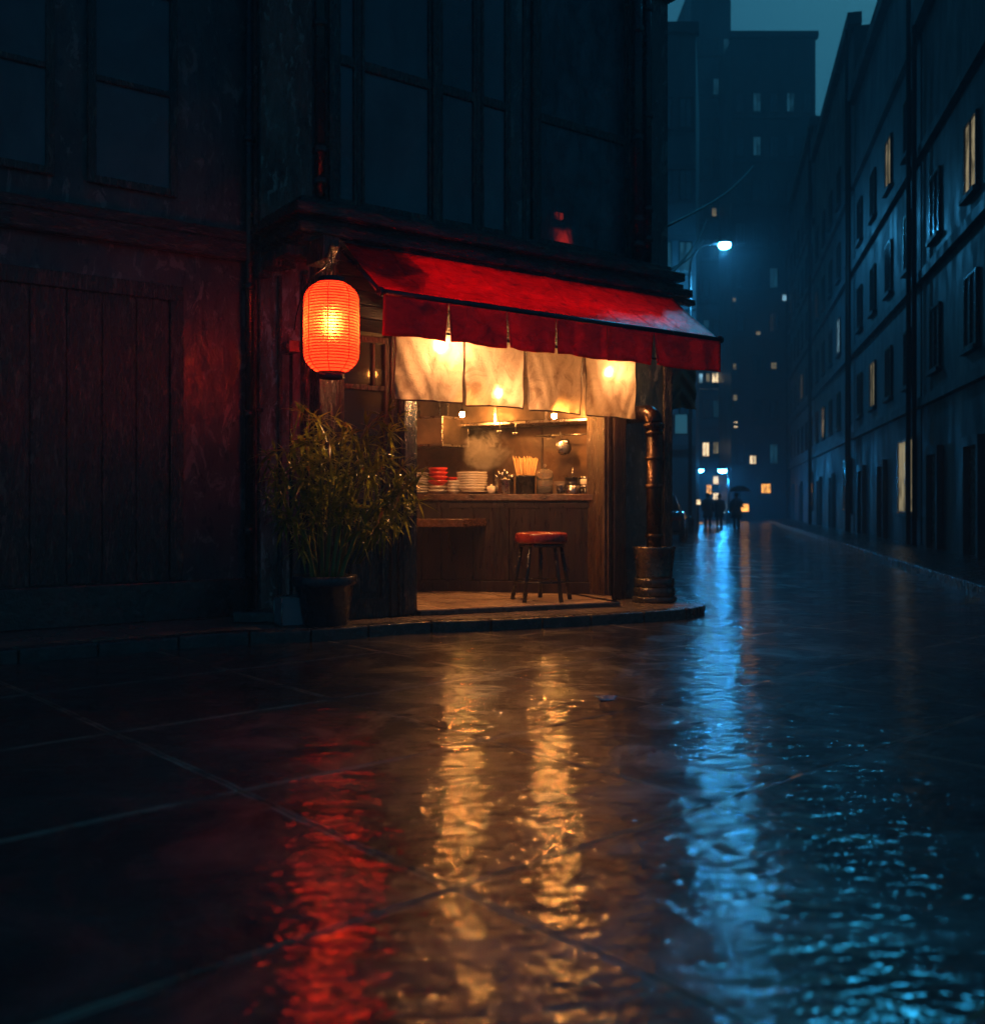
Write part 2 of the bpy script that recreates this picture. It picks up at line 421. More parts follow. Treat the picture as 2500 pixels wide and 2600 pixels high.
M['road'] = paving('wet road slabs', 1.30, 1.35, -0.10, -0.14, (0.012, 0.011, 0.011), (0.045, 0.038, 0.032), 0.025, 0.10, 19.0, 0.0088, R(-6), 0.008, edge=(0.30, 0.25, 0.19), film=True)
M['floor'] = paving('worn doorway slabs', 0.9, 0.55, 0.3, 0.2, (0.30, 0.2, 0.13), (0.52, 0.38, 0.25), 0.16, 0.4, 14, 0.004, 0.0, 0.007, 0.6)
M['pavement'] = paving('wet pavement slabs', 0.62, 0.7, 0.1, 0.2, (0.08, 0.065, 0.052), (0.2, 0.155, 0.12), 0.14, 0.36, 14, 0.004, 0.0, 0.007, 0.6)

# ------------------------------------------------------------------ mesh tools
OFF = {}
def world_of(o):
    v = Vector((0, 0, 0))
    while o is not None:
        v = v + o.location; o = o.parent
    return v
class MB:
    def __init__(self): self.bm = bmesh.new()
    def box(self, a, b):
        x0, y0, z0 = a; x1, y1, z1 = b
        return self.hexa([(x0, y0), (x1, y0), (x1, y1), (x0, y1)], z0, z1)
    def hexa(self, pts, z0, z1):
        return self.prism(pts, z0, z1)
    def prism(self, pts, z0, z1):
        bm = self.bm
        lo = [bm.verts.new((p[0], p[1], z0)) for p in pts]
        hi = [bm.verts.new((p[0], p[1], z1)) for p in pts]
        n = len(pts)
        bm.faces.new(lo[::-1]); bm.faces.new(hi)
        for i in range(n): bm.faces.new((lo[i], lo[(i+1) % n], hi[(i+1) % n], hi[i]))
        return self
    def obox(self, c, ax, ay, az):
        """box round c with half-axis vectors"""
        bm = self.bm; c = Vector(c); v = []
        for k in (-1, 1):
            for i, j in ((-1, -1), (1, -1), (1, 1), (-1, 1)):
                v.append(bm.verts.new(c + Vector(ax)*i + Vector(ay)*j + Vector(az)*k))
        for f in ((3,2,1,0), (4,5,6,7), (0,1,5,4), (1,2,6,5), (2,3,7,6), (3,0,4,7)): bm.faces.new([v[i] for i in f])
        return self
    def tube(self, pts, r, seg=10, caps=True, r2=None):
        bm = self.bm; pts = [Vector(p) for p in pts]; rings = []
        n = len(pts); up = None
        for i, p in enumerate(pts):
            d = (pts[min(i+1, n-1)] - pts[max(i-1, 0)]).normalized()
            if up is None: up = Vector((0, 0, 1)) if abs(d.z) < 0.9 else Vector((1, 0, 0))
            s = d.cross(up).normalized(); u = s.cross(d).normalized(); up = u
            rr = r if r2 is None else r + (r2 - r) * i / max(1, n-1)
            if isinstance(r, (list, tuple)): rr = r[i]
            rings.append([bm.verts.new(p + (s*math.cos(a) + u*math.sin(a))*rr) for a in [2*PI*k/seg for k in range(seg)]])
        for a, b in zip(rings, rings[1:]):
            for k in range(seg):
                f = bm.faces.new((a[k], a[(k+1) % seg], b[(k+1) % seg], b[k])); f.smooth = True
        if caps:
            bm.faces.new(rings[0][::-1]); bm.faces.new(rings[-1])
        return self
    def lathe(self, prof, c=(0, 0, 0), seg=28, smooth=True, wob=0.0):
        bm = self.bm; c = Vector(c); rings = []
        for (r, z) in prof:
            if r < 1e-5: rings.append([bm.verts.new(c + Vector((0, 0, z)))])
            else: rings.append([bm.verts.new(c + Vector((r*math.cos(2*PI*k/seg)*(1+wob*math.sin(3*k+z*20)), r*math.sin(2*PI*k/seg)*(1+wob*math.cos(2*k+z*31)), z))) for k in range(seg)])
        for a, b in zip(rings, rings[1:]):
            if len(a) == 1 and len(b) == 1: continue
            for k in range(seg):
                k2 = (k+1) % seg
                if len(a) == 1: f = bm.faces.new((a[0], b[k2], b[k]))
                elif len(b) == 1: f = bm.faces.new((a[k], a[k2], b[0]))
                else: f = bm.faces.new((a[k], a[k2], b[k2], b[k]))
                f.smooth = smooth
        return self
    def ball(self, c, r, seg=12, sz=1.0):
        prof = [(r*math.sin(PI*i/8), -r*math.cos(PI*i/8)*sz) for i in range(9)]
        prof[0] = (0, -r*sz); prof[-1] = (0, r*sz)
        return self.lathe(prof, c, seg)
    def grid(self, fn, nu, nv, smooth=True, close=False):
        bm = self.bm
        g = [[bm.verts.new(fn(i/nu, j/nv)) for j in range(nv+1)] for i in range(nu+1)]
        for i in range(nu):
            for j in range(nv):
                f = bm.faces.new((g[i][j], g[i+1][j], g[i+1][j+1], g[i][j+1])); f.smooth = smooth
        return self
    def build(self, name, mat, parent=None, origin=None, bevel=0.0, solid=0.0):
        bm = self.bm
        bmesh.ops.recalc_face_normals(bm, faces=bm.faces)
        me = bpy.data.meshes.new(name)
        base = world_of(parent) if parent is not None else Vector(origin if origin is not None else (0, 0, 0))
        for v in bm.verts: v.co -= base
        bm.to_mesh(me); bm.free()
        me.materials.append(mat)
        o = bpy.data.objects.new(name, me)
        COL.objects.link(o)
        if parent is not None: o.parent = parent
        else: o.location = base
        if bevel:
            b = o.modifiers.new('bevel', 'BEVEL'); b.width = bevel; b.segments = 2; b.limit_method = 'ANGLE'; b.angle_limit = R(40)
        if solid:
            s = o.modifiers.new('solid', 'SOLIDIFY'); s.thickness = solid; s.offset = 0
        return o
def tag(o, label, cat, group=None, kind=None):
    if label: o['label'] = label
    if cat: o['category'] = cat
    if group: o['group'] = group
    if kind: o['kind'] = kind
    return o
def thing(name, loc, label, cat, group=None):
    o = bpy.data.objects.new(name, None)
    o.empty_display_size = 0.1
    COL.objects.link(o); o.location = loc
    return tag(o, label, cat, group)
def struct(o): o['kind'] = 'structure'; return o
def copy_tree(o, parent=None, loc=None, label=None, group=None):
    c = o.copy(); COL.objects.link(c)
    if parent is not None: c.parent = parent
    if loc is not None: c.location = loc
    if label: c['label'] = label
    if group: c['group'] = group
    for ch in list(o.children): copy_tree(ch, c)
    return c
def boxpart(name, a, b, mat, parent, bevel=0.006):
    return MB().box(a, b).build(name, mat, parent, bevel=bevel)

# ------------------------------------------------------------------ ground
PZ = 0.10      # pavement level
FZ = 0.15      # shop floor level
rd = MB()
rd.grid(lambda u, v: Vector((-120 + 240*u, -60 + 260*v, 0)), 12, 12, False)
struct(rd.build('road', M['road']))

def smooth_poly(pts, n=8):
    out = []
    for i in range(len(pts)-1):
        p0 = Vector(pts[max(i-1, 0)]); p1 = Vector(pts[i]); p2 = Vector(pts[i+1]); p3 = Vector(pts[min(i+2, len(pts)-1)])
        for k in range(n):
            t = k/n
            out.append(0.5*((2*p1) + (p2-p0)*t + (2*p0-5*p1+4*p2-p3)*t*t + (3*p1-p0-3*p2+p3)*t**3))
    out.append(Vector(pts[-1])); return out
ST = Vector((W*0.9755 + RT*0.2198)[:])              # street direction
SN = Vector((ST.y, -ST.x))                          # to the street's right
front = [(-1.9, -0.30), (-1.23, -0.54), (-0.34, -0.56), (0.32, -0.80), (1.37, -1.04), (2.30, -1.18), (2.86, -1.06), (3.16, -0.72), (3.46, -0.20), (3.80, 0.55), (4.10, 1.5)]
kerb_line = [Vector((-14, -0.30)), Vector((-2.6, -0.30))] + smooth_poly(front, 6)
k_end = kerb_line[-1]
kerb_line += [Vector((4.40, 2.39)), Vector((4.40, 2.39)) + ST*60]
KW = 0.16
def offset_line(line, d):
    out = []
    for i, p in enumerate(line):
        a = line[max(i-1, 0)]; b = line[min(i+1, len(line)-1)]
        t = (b - a).normalized(); out.append(p + Vector((-t.y, t.x))*d)
    return out
inner = offset_line(kerb_line, KW)
inner2 = offset_line(kerb_line, KW + 0.006)
pv = MB()
# pavement slab as strip quads from the kerb back under the buildings
back = [Vector((p.x - 0.0, 9.0)) for p in inner2]
for i in range(len(inner2)-1):
    a, b = inner2[i], inner2[i+1]
    if i >= len(inner2)-2:
        a2, b2 = a - SN*8, b - SN*8
    else:
        a2, b2 = Vector((min(a.x, 3.3), 2.2)), Vector((min(b.x, 3.3), 2.2))
        if a.x > 3.3: a2 = Vector((3.3, 2.2))
    vs = [Vector((q.x, q.y, PZ - 0.003)) for q in (a, b, b2, a2)]
    if (vs[3]-vs[2]).length < 1e-4: vs = vs[:3]
    pv.bm.faces.new([pv.bm.verts.new(q) for q in vs])
struct(pv.build('pavement', M['pavement']))
# kerb stones: one run of stones with narrow joints
kb = MB()
dist = 0.0; seglen = []
def pt_at(line, s):
    for a, b in zip(line, line[1:]):
        L = (b-a).length
        if s <= L: return a + (b-a)*(s/L)
        s -= L
    return line[-1]
tot = sum((b-a).length for a, b in zip(kerb_line, kerb_line[1:]))
s = 0.0
def near_off(p, q, d):
    t = (q-p).normalized(); return Vector((-t.y, t.x))*d
random.seed(3)
while s < min(tot, 48):
    L = random.uniform(0.50, 0.62)
    if s > 20: L = 1.4
    n = 3; lo = []; hi = []
    for k in range(n+1):
        ss = s + 0.006 + (L-0.012)*k/n
        p = pt_at(kerb_line, ss); q = pt_at(kerb_line, ss+0.05); o_ = pt_at(kerb_line, ss-0.05)
        lo.append(p + Vector((random.uniform(-.002, .002), random.uniform(-.003, .003)))); hi.append(p + near_off(o_, q, KW))
    zt = PZ + random.uniform(-0.002, 0.004)
    kb.prism(lo + hi[::-1], -0.05, zt)
    s += L
struct(kb.build('kerb', M['kerb'], bevel=0.014))

# ------------------------------------------------------------------ the corner shop
shop = thing('shop_building', (0, 0, 0), 'dark timber corner noodle shop with a lit open front and grimy upper windows', 'building')
XL, XR = -0.97, 3.43
XO0, XO1 = 0.0, 2.40        # opening
TOP = 8.2
# threshold / floor
p_sl, p_sr = on_z(789, 1169, FZ), on_z(1157, 1154, FZ)
fl = MB()
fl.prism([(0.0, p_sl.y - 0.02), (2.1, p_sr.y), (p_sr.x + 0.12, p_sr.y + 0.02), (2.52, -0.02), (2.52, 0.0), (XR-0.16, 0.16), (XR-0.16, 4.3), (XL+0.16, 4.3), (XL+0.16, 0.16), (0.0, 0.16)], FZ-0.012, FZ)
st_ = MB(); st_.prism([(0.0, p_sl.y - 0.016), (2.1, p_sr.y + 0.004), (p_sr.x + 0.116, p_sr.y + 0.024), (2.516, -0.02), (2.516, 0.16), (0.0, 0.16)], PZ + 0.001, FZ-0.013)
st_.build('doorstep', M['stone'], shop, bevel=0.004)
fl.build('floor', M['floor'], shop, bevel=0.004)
# ground storey timber
boxpart('corner_post', (XL-0.03, -0.05, PZ), (-0.80, 0.16, 3.46), M['wood_dark'], shop, 0.012)
# siding above the window
for k in range(6):
    z0 = 2.74 + k*0.125
    boxpart('siding_board', (-0.798, -0.015 + 0.004*(k % 2), z0), (-0.002, 0.10, z0+0.118), M['siding'], shop, 0.008)
# window bay
wf = MB()
wz0, wz1, wx0, wx1 = 0.92, 2.70, -0.79, -0.27
wf.box((wx0, -0.03, wz0), (wx0+0.05, 0.06, wz1)); wf.box((wx1-0.05, -0.03, wz0), (wx1, 0.06, wz1))
wf.box((wx0+0.05, -0.03, wz1-0.06), (wx1-0.05, 0.06, wz1)); wf.box((wx0+0.05, -0.03, wz0), (wx1-0.05, 0.06, wz0+0.06))
wf.box((wx0+0.05, -0.025, 2.20), (wx1-0.05, 0.05, 2.25)); wf.box((wx0+0.05, -0.025, 1.58), (wx1-0.05, 0.05, 1.62))
wf.box(((wx0+wx1)/2-0.014+0.10, -0.022, 2.25), ((wx0+wx1)/2+0.014+0.10, 0.05, wz1-0.06))
win = wf.build('window', M['wood_warm'], shop, bevel=0.005)
for (a, b, c_, d_) in ((wx0+0.05, (wx0+wx1)/2+0.086, 2.25, wz1-0.06), ((wx0+wx1)/2+0.114, wx1-0.05, 2.25, wz1-0.06), (wx0+0.05, wx1-0.05, 1.62, 2.20), (wx0+0.05, wx1-0.05, wz0+0.06, 1.58)):
    MB().box((a, 0.008, c_), (b, 0.016, d_)).build('pane', M['glass_pane'], win)
# panelled dado below the window
pn = MB()
pn.box((-0.79, 0.02, PZ), (-0.27, 0.12, 0.915))
pn.box((-0.79, -0.03, 0.78), (-0.27, 0.02, 0.915)); pn.box((-0.79, -0.03, PZ), (-0.27, 0.02, 0.28))
pn.box((-0.79, -0.028, 0.28), (-0.71, 0.02, 0.78)); pn.box((-0.35, -0.028, 0.28), (-0.27, 0.02, 0.78))
pn.box((-0.66, 0.0, 0.33), (-0.40, 0.02, 0.73))
pn.build('wall_panel', M['wood_dark'], shop, bevel=0.008)
boxpart('window_post', (-0.265, -0.05, PZ), (-0.195, 0.14, 2.74), M['wood_warm'], shop, 0.008)
# door frame: left jamb, right jamb, lintel
jl = MB(); jl.box((-0.19, -0.08, PZ), (0.0, 0.22, 2.735)); jl.box((-0.16, -0.10, PZ+0.02), (-0.03, -0.08, 2.70))
jl.build('door_jamb', M['wood_dark'], shop, bevel=0.010)
jr = MB(); jr.box((XO1, -0.04, FZ+0.001), (XO1+0.10, 0.26, 2.735)); jr.box((XO1+0.035, -0.065, FZ+0.001), (XO1+0.085, -0.04, 2.73))
jr.build('door_jamb', M['wood_warm'], shop, bevel=0.010)
boxpart('post', (XO1+0.115, -0.07, PZ), (XO1+0.30, 0.24, 2.735), M['wood_warm'], shop, 0.012)
boxpart('lintel', (0.002, -0.02, 2.74), (XO1+0.30, 0.22, 3.46), M['wood_along'], shop, 0.01)
boxpart('bulb_shade_board', (-0.060, -0.36, 2.78), (-0.036, -0.021, 3.18), M['siding'], shop, 0.006)  # added board that keeps the left bulb's light off the siding
# right hand wall
rw = MB(); rw.box((XO1+0.305, 0.0, PZ), (XR, 0.20, 3.46))
rw.build('wall', M['plaster'], shop, bevel=0.01)
boxpart('corner_strip', (XR-0.10, -0.03, PZ), (XR+0.03, -0.001, 3.46), M['wood_dark'], shop, 0.008)
boxpart('plinth', (XO1+0.31, -0.05, PZ), (XR-0.105, -0.001, 0.42), M['stone'], shop, 0.012)
# side walls, back wall, roof
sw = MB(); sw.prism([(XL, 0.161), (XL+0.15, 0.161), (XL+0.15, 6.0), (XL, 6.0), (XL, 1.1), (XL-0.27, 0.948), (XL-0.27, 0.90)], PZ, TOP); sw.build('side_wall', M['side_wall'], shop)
SWX = lambda y: XL - 0.27*(y-0.161)/(0.90-0.161)
for k, (y0, w_) in enumerate(((0.20, 0.07), (0.52, 0.035), (0.86, 0.07))):
    MB().prism([(SWX(y0)-0.025, y0), (SWX(y0)-0.001, y0), (SWX(y0+w_)-0.001, y0+w_), (SWX(y0+w_)-0.025, y0+w_)], PZ, 3.28).build('side_batten', M['wood_dark'], shop, bevel=0.005)
sr = MB(); sr.box((XR-0.15, 0.201, PZ), (XR, 6.0, TOP)); sr.build('side_wall', M['plaster'], shop)
boxpart('roof', (XL, 0.02, TOP), (XR, 6.0, TOP+0.15), M['wood_dark'], shop, 0)
boxpart('rear_wall', (XL, 6.001, PZ), (XR, 6.15, TOP+0.15), M['plaster'], shop, 0)
boxpart('ceiling', (XL+0.15, 0.23, 2.98), (XR-0.15, 5.99, 3.10), M['ceiling'], shop, 0)

# cornice: stepped courses above the awning and their return along the side wall
def course(z0, z1, out_, right_extra, left=True):
    b = MB(); y0 = -out_
    if left:
        x0 = XL - out_ - 0.10
        b.prism([(x0, y0), (XR+right_extra, y0), (XR+right_extra, 0.0), (XL, 0.0), (XL, 1.0), (x0, 1.0)], z0, z1)
    else:
        b.box((XL+0.2, y0, z0), (XR+right_extra, 0.0, z1))
    return b.build('cornice', M['wood_along'], shop, bevel=0.012)
course(3.463, 3.53, 0.10, 0.34)
course(3.533, 3.62, 0.17, 0.22)
course(3.623, 3.68, 0.12, 0.12)
course(3.683, 3.78, 0.22, 0.04)
course(3.783, 3.85, 0.14, -0.10)
# soffit corbels under the side return
for k in range(3):
    MB().box((XL-0.30, 0.05+0.30*k, 3.36-0.04*k), (XL-0.002, 0.30+0.30*k, 3.455)).build('corbel', M['wood_dark'], shop, bevel=0.012)
boxpart('beam_end', (XL-0.16, -0.40, 3.25), (XL+0.0, -0.055, 3.455), M['wood_warm'], shop, 0.012)

# upper storey
def ux(px): return on_y(px, 430, 0.0).x
uw = MB(); uw.box((XL, 0.06, 3.10), (ux(1029), 0.20, TOP)); uw.box((ux(1206), 0.06, 3.10), (XR-0.151, 0.20, TOP)); uw.build('upper_wall', M['plaster'], shop)
boxpart('room_wall', (ux(1029)-0.1, 0.62, 3.11), (ux(1206)+0.1, 0.70, TOP-0.01), M['plaster'], shop, 0)
mull = [(628, 646), (683, 692), (826, 842), (911, 921), (972, 978), (1001, 1008), (1017, 1031), (1200, 1222)]
mb = MB()
edges = []
for a, b in mull:
    x0, x1 = max(ux(a), XL), ux(b); edges.append((x0, x1))
    mb = MB().box((x0, -0.03 if (b-a) > 11 else 0.0, 3.853), (x1, 0.058, 6.95))
    mb.build('mullion', M['wood_dark'], shop, bevel=0.008)
spans = list(zip(edges, edges[1:]))
for i, (e0, e1) in enumerate(spans):
    x0, x1 = e0[1] + 0.002, e1[0] - 0.002
    if i == 4 or i == 5:
        boxpart('upper_panel', (x0, 0.012, 3.853), (x1, 0.058, 6.95), M['plaster'], shop, 0.006); continue
    w_ = MB()
    w_.box((x0, -0.005, 3.853), (x1, 0.055, 3.93)); w_.box((x0, -0.005, 5.15), (x1, 0.055, 5.24)); w_.box((x0, -0.005, 6.86), (x1, 0.055, 6.95)); w_.box((x0, -0.004, 3.9), (x0+0.03, 0.054, 6.9)); w_.box((x1-0.03, -0.004, 3.9), (x1, 0.054, 6.9))
    wn = w_.build('upper_window', M['wood_dark'], shop, bevel=0.006)
    for z0, z1 in ((3.932, 5.148), (5.242, 6.858)):
        MB().box((x0+0.031, 0.02, z0), (x1-0.031, 0.032, z1)).build('pane', M['glass_dark'] if i != 6 else M['glass_upper'], wn)
boxpart('string_course', (XL-0.05, -0.12, 6.952), (XR+0.05, 0.058, 7.15), M['wood_along'], shop, 0.012)
boxpart('upper_panel', (XL, 0.0, 3.853), (edges[0][0]-0.002, 0.058, 6.95), M['wood_dark'], shop, 0.006)
boxpart('upper_panel', (edges[-1][1]+0.002, 0.015, 3.853), (XR, 0.058, 6.95), M['plaster'], shop, 0.006)
# little red lit signs that glow in the right hand upper window
for nm, (a, b, c_, d_), mt in (('window_sign', (1064, 1077, 408, 417), 'lit_red'), ('window_sign', (1064, 1092, 442, 472), 'lit_red_dim')):
    dy = 0.06 if mt == 'lit_red' else 0.22
    p0, p1 = on_y(a, d_, dy), on_y(b, c_, dy)
    MB().box((p0.x, dy, p0.z), (p1.x, dy+0.03, p1.z)).build(nm, M[mt], shop)

# ------------------------------------------------------------------ inside the shop
cA = at_t(770, HY, 11.55); cB = at_t(1140, HY, 11.02)
cA = Vector((cA.x, cA.y)); cB = Vector((cB.x, cB.y))
cdir = (cB - cA).normalized(); cnor = Vector((-cdir.y, cdir.x))
if cnor.y < 0: cnor = -cnor
cA2 = cA - cdir*0.75
CT = 1.265
def q2(p, z): return Vector((p.x, p.y, z))
def counter_pt(px, back_):
    """where the column px meets the line a little behind the counter's front edge"""
    d = ray(px, HY); d2 = Vector((d.x, d.y)); o2 = Vector((CAM.x, CAM.y)); base = cA + cnor*back_
    # o2 + d2*t = base + cdir*s
    det = d2.x*(-cdir.y) - d2.y*(-cdir.x)
    rhs = base - o2
    t = (rhs.x*(-cdir.y) - rhs.y*(-cdir.x))/det
    p = o2 + d2*t
    return p, t
ct = thing('counter', (cA.x, cA.y, FZ), 'long dark panelled wooden serving counter across the lit shop', 'counter')
def slab(b, a0, a1, f0, f1, z0, z1):
    b.prism([tuple(a0 + cnor*f0), tuple(a1 + cnor*f0), tuple(a1 + cnor*f1), tuple(a0 + cnor*f1)], z0, z1)
b = MB(); slab(b, cA2, cB, -0.05, 0.62, CT-0.075, CT); b.build('countertop', M['wood_counter'], ct, bevel=0.008)
Lc = (cB - cA2).length
pw = [0.0, 0.55, 0.98, 1.22, 1.60, 2.02, Lc]
pw = sorted(x for x in pw if x <= Lc)
for a, c_ in zip(pw, pw[1:]):
    b = MB(); slab(b, cA2 + cdir*(a+0.003), cA2 + cdir*(c_-0.003), 0.0, 0.05, FZ+0.13, CT-0.077); b.build('front_panel', M['wood_red'], ct, bevel=0.006)
b = MB(); slab(b, cA2, cB, -0.02, 0.06, FZ+0.001, FZ+0.128); b.build('baseboard', M['wood_red'], ct, bevel=0.006)
b = MB(); slab(b, cA2, cB, -0.012, -0.001, CT-0.16, CT-0.10); b.build('rail', M['wood_red'], ct, bevel=0.004)
# kitchen back wall (part of the building)
bA = at_t(600, HY, 14.2); bB = at_t(1165, HY, 11.55)
bA = Vector((bA.x, bA.y)); bB = Vector((bB.x, bB.y))
bdir = (bB-bA).normalized(); bnor = Vector((-bdir.y, bdir.x))
if bnor.y < 0: bnor = -bnor
b = MB(); b.prism([tuple(bA), tuple(bB), tuple(bB+bnor*0.08), tuple(bA+bnor*0.08)], FZ+0.001, 2.975); b.build('kitchen_wall', M['back_wall'], shop)
def bw(px, off):
    """point on a line in front of the kitchen back wall"""
    d = ray(px, HY); d2 = Vector((d.x, d.y)); o2 = Vector((CAM.x, CAM.y)); base = bA - bnor*off
    det = d2.x*(-bdir.y) - d2.y*(-bdir.x); rhs = base - o2
    t = (rhs.x*(-bdir.y) - rhs.y*(-bdir.x))/det
    return o2 + d2*t, t
def bslab(b, p0, p1, depth, z0, z1):
    b.prism([tuple(p0), tuple(p1), tuple(p1 + bnor*depth), tuple(p0 + bnor*depth)], z0, z1); return b
for px in (944, 1036):
    p, t = bw(px, 0.012); bslab(MB(), p - bdir*0.012, p + bdir*0.012, 0.011, FZ+0.2, 2.97).build('wall_strip', M['wood_warm'], shop)
# extractor hood: a long steel-edged box along the back wall
h0, t0 = bw(851, 0.55); h1, t1 = bw(1146, 0.40)
hz = H + (HY - 818)/F*t0
hood = thing('range_hood', (h0.x, h0.y, hz), 'long steel range hood above the steaming back counter', 'hood')
hd = MB(); hd.prism([tuple(h0), tuple(h1), tuple(h1 + bnor*0.38), tuple(h0 + bnor*0.52)], hz+0.035, hz+0.55); hd.build('body', M['steel_grimy'], hood, bevel=0.008)
e2 = (h1-h0).normalized()
hp = MB(); hp.prism([tuple(h0 - bnor*0.03 - e2*0.01), tuple(h1 - bnor*0.03), tuple(h1 + bnor*0.38), tuple(h0 + bnor*0.53 - e2*0.01)], hz, hz+0.033); hp.build('lip', M['steel'], hood, bevel=0.005)
for f in (0.0, 0.33, 0.66):
    c_ = h0 + (h1-h0)*(f+0.012) - bnor*0.012
    MB().prism([tuple(c_), tuple(c_ + e2*0.03), tuple(c_ + e2*0.03 + bnor*0.01), tuple(c_ + bnor*0.01)], hz+0.036, hz+0.55).build('seam_strip', M['steel'], hood)
# cabinet hung at the left
c0, t0c = bw(760, 0.95); c1, t1c = bw(846, 0.95)
cz0 = H + (HY-853)/F*t1c; cz1 = H + (HY-795)/F*t1c
cab = thing('wall_cabinet', (c0.x, c0.y, cz0), 'steel framed glass fronted cabinet hung at the left of the kitchen', 'cabinet')
b = MB(); bslab(b, c0, c1, 0.55, cz0, cz0+0.025); bslab(b, c0, c1, 0.55, cz1-0.025, cz1)
for q in (c0, c1 - bdir*0.025):
    b.prism([tuple(q), tuple(q+bdir*0.025), tuple(q+bdir*0.025+bnor*0.025), tuple(q+bnor*0.025)], cz0+0.026, cz1-0.026)
    b.prism([tuple(q+bnor*0.525), tuple(q+bdir*0.025+bnor*0.525), tuple(q+bdir*0.025+bnor*0.55), tuple(q+bnor*0.55)], cz0+0.026, cz1-0.026)
b.build('frame', M['steel'], cab, bevel=0.004)
bslab(MB(), c0+bdir*0.027+bnor*0.01, c1-bdir*0.027+bnor*0.01, 0.012, cz0+0.028, cz1-0.028).build('door', M['back_wall'], cab)
MB().prism([tuple(c1-bdir*0.016+bnor*0.03), tuple(c1-bdir*0.006+bnor*0.03), tuple(c1-bdir*0.006+bnor*0.52), tuple(c1-bdir*0.016+bnor*0.52)], cz0+0.028, cz1-0.028).build('side_panel', M['steel_grimy'], cab)
for k in (0, 1):
    q = c0 + bdir*(0.10 + 0.32*k) + bnor*0.3
    MB().tube([(q.x, q.y, cz1), (q.x, q.y, 2.98)], 0.012, 8).build('hanger_rod', M['steel'], cab)
# back work counter with a stock pot giving off steam
k0, _ = bw(820, 0.50); k1, tk1 = bw(1120, 0.42)
wb = thing('work_bench', (k0.x, k0.y, FZ), 'steel work bench along the smoke stained kitchen wall behind the counter', 'bench')
b = MB(); b.prism([tuple(k0), tuple(k1), tuple(k1+bnor*0.38), tuple(k0+bnor*0.45)], 0.98, 1.03); b.build('worktop', M['steel_grimy'], wb, bevel=0.005)
for q in (k0+bdir*0.05, k1-bdir*0.05):
    MB().tube([(q.x+bnor.x*0.2, q.y+bnor.y*0.2, FZ), (q.x+bnor.x*0.2, q.y+bnor.y*0.2, 0.98)], 0.025, 8).build('leg', M['steel'], wb)
sp_, tsp = bw(915, 0.26)
pot = thing('stock_pot', (sp_.x, sp_.y, 1.03), 'big steel stock pot steaming behind the bowl stacks', 'pot')
MB().lathe([(0, 0.001), (0.15, 0.001), (0.16, 0.01), (0.16, 0.14), (0.17, 0.148), (0.165, 0.155), (0.152, 0.15), (0.152, 0.11), (0, 0.11)], (sp_.x, sp_.y, 1.03)).build('body', M['steel_grimy'], pot)
for sgn in (-1, 1):
    c_ = Vector((sp_.x, sp_.y)) + bdir*0.16*sgn
    MB().tube([(c_.x, c_.y-0.04, 1.13), (c_.x+bdir.x*0.04*sgn, c_.y-0.03+bdir.y*.04*sgn, 1.13), (c_.x+bdir.x*0.04*sgn, c_.y+0.03+bdir.y*.04*sgn, 1.13), (c_.x, c_.y+0.04, 1.13)], 0.008, 8).build('handle', M['steel'], pot)

# plank shelf at the left, fixed to the counter front
s0 = at_t(772, 1001, 10.75); s1 = at_t(886, 1001, 10.62)
s0v, s1v = Vector((s0.x, s0.y)), Vector((s1.x, s1.y))
sz = H - (994-HY)/F*10.65
# from the front edge back to the counter panels
bk0 = counter_pt(790, -0.006)[0]; bk1 = counter_pt(931, -0.006)[0]
shelf = thing('plank_shelf', (s0v.x, s0v.y, sz-0.08), 'thick brown plank bench shelf fixed to the counter front at left', 'shelf')
b = MB(); b.prism([tuple(s0v + (s0v-s1v).normalized()*0.02), tuple(s1v), tuple(bk1), tuple(bk0 - cdir*0.10)], sz-0.085, sz); b.build('plank', M['wood_counter'], shelf, bevel=0.008)
mid = bk0*0.45 + bk1*0.55
fr = (s0v*0.35 + s1v*0.65)
MB().tube([(mid.x, mid.y, sz-0.40), ((mid*0.35+fr*0.65).x, (mid*0.35+fr*0.65).y, sz-0.09)], 0.022, 8).build('brace', M['wood_red'], shelf)

# ------------------------------------------------------------------ stool
stp = on_z(1036, 1149, FZ)
stool = thing('bar_stool', (stp.x, stp.y, FZ), 'round bar stool with a red vinyl seat and five black legs', 'stool')
sh, sr_ = 0.71, 0.272
MB().lathe([(0, sh-0.115), (sr_-0.03, sh-0.115), (sr_-0.006, sh-0.108), (sr_, sh-0.09), (sr_, sh-0.03), (sr_-0.012, sh-0.010), (sr_-0.05, sh), (0, sh+0.006)], (stp.x, stp.y, FZ), 40).build('seat', M['leather'], stool)
MB().lathe([(sr_-0.035, sh-0.150), (sr_-0.03, sh-0.150), (sr_-0.03, sh-0.116), (sr_-0.05, sh-0.116), (sr_-0.05, sh-0.150), (sr_-0.035, sh-0.150)], (stp.x, stp.y, FZ), 32).build('apron', M['metal_black'], stool)
va = math.atan2(-W.y, -W.x)
for k in range(5):
    a = va + R(36) + k*R(72)
    d = Vector((math.cos(a), math.sin(a)))
    p0 = Vector((stp.x, stp.y)) + d*(sr_-0.06); p1 = Vector((stp.x, stp.y)) + d*(sr_+0.045)
    MB().tube([(p0.x, p0.y, FZ+sh-0.117), (p1.x, p1.y, FZ+0.001)], 0.019, 10, True, 0.024).build('leg', M['metal_black'], stool)
MB().tube([(stp.x+(sr_+0.012)*math.cos(2*PI*k/36), stp.y+(sr_+0.012)*math.sin(2*PI*k/36), FZ+0.20) for k in range(37)], 0.010, 8, False).build('foot_ring', M['metal_black'], stool)

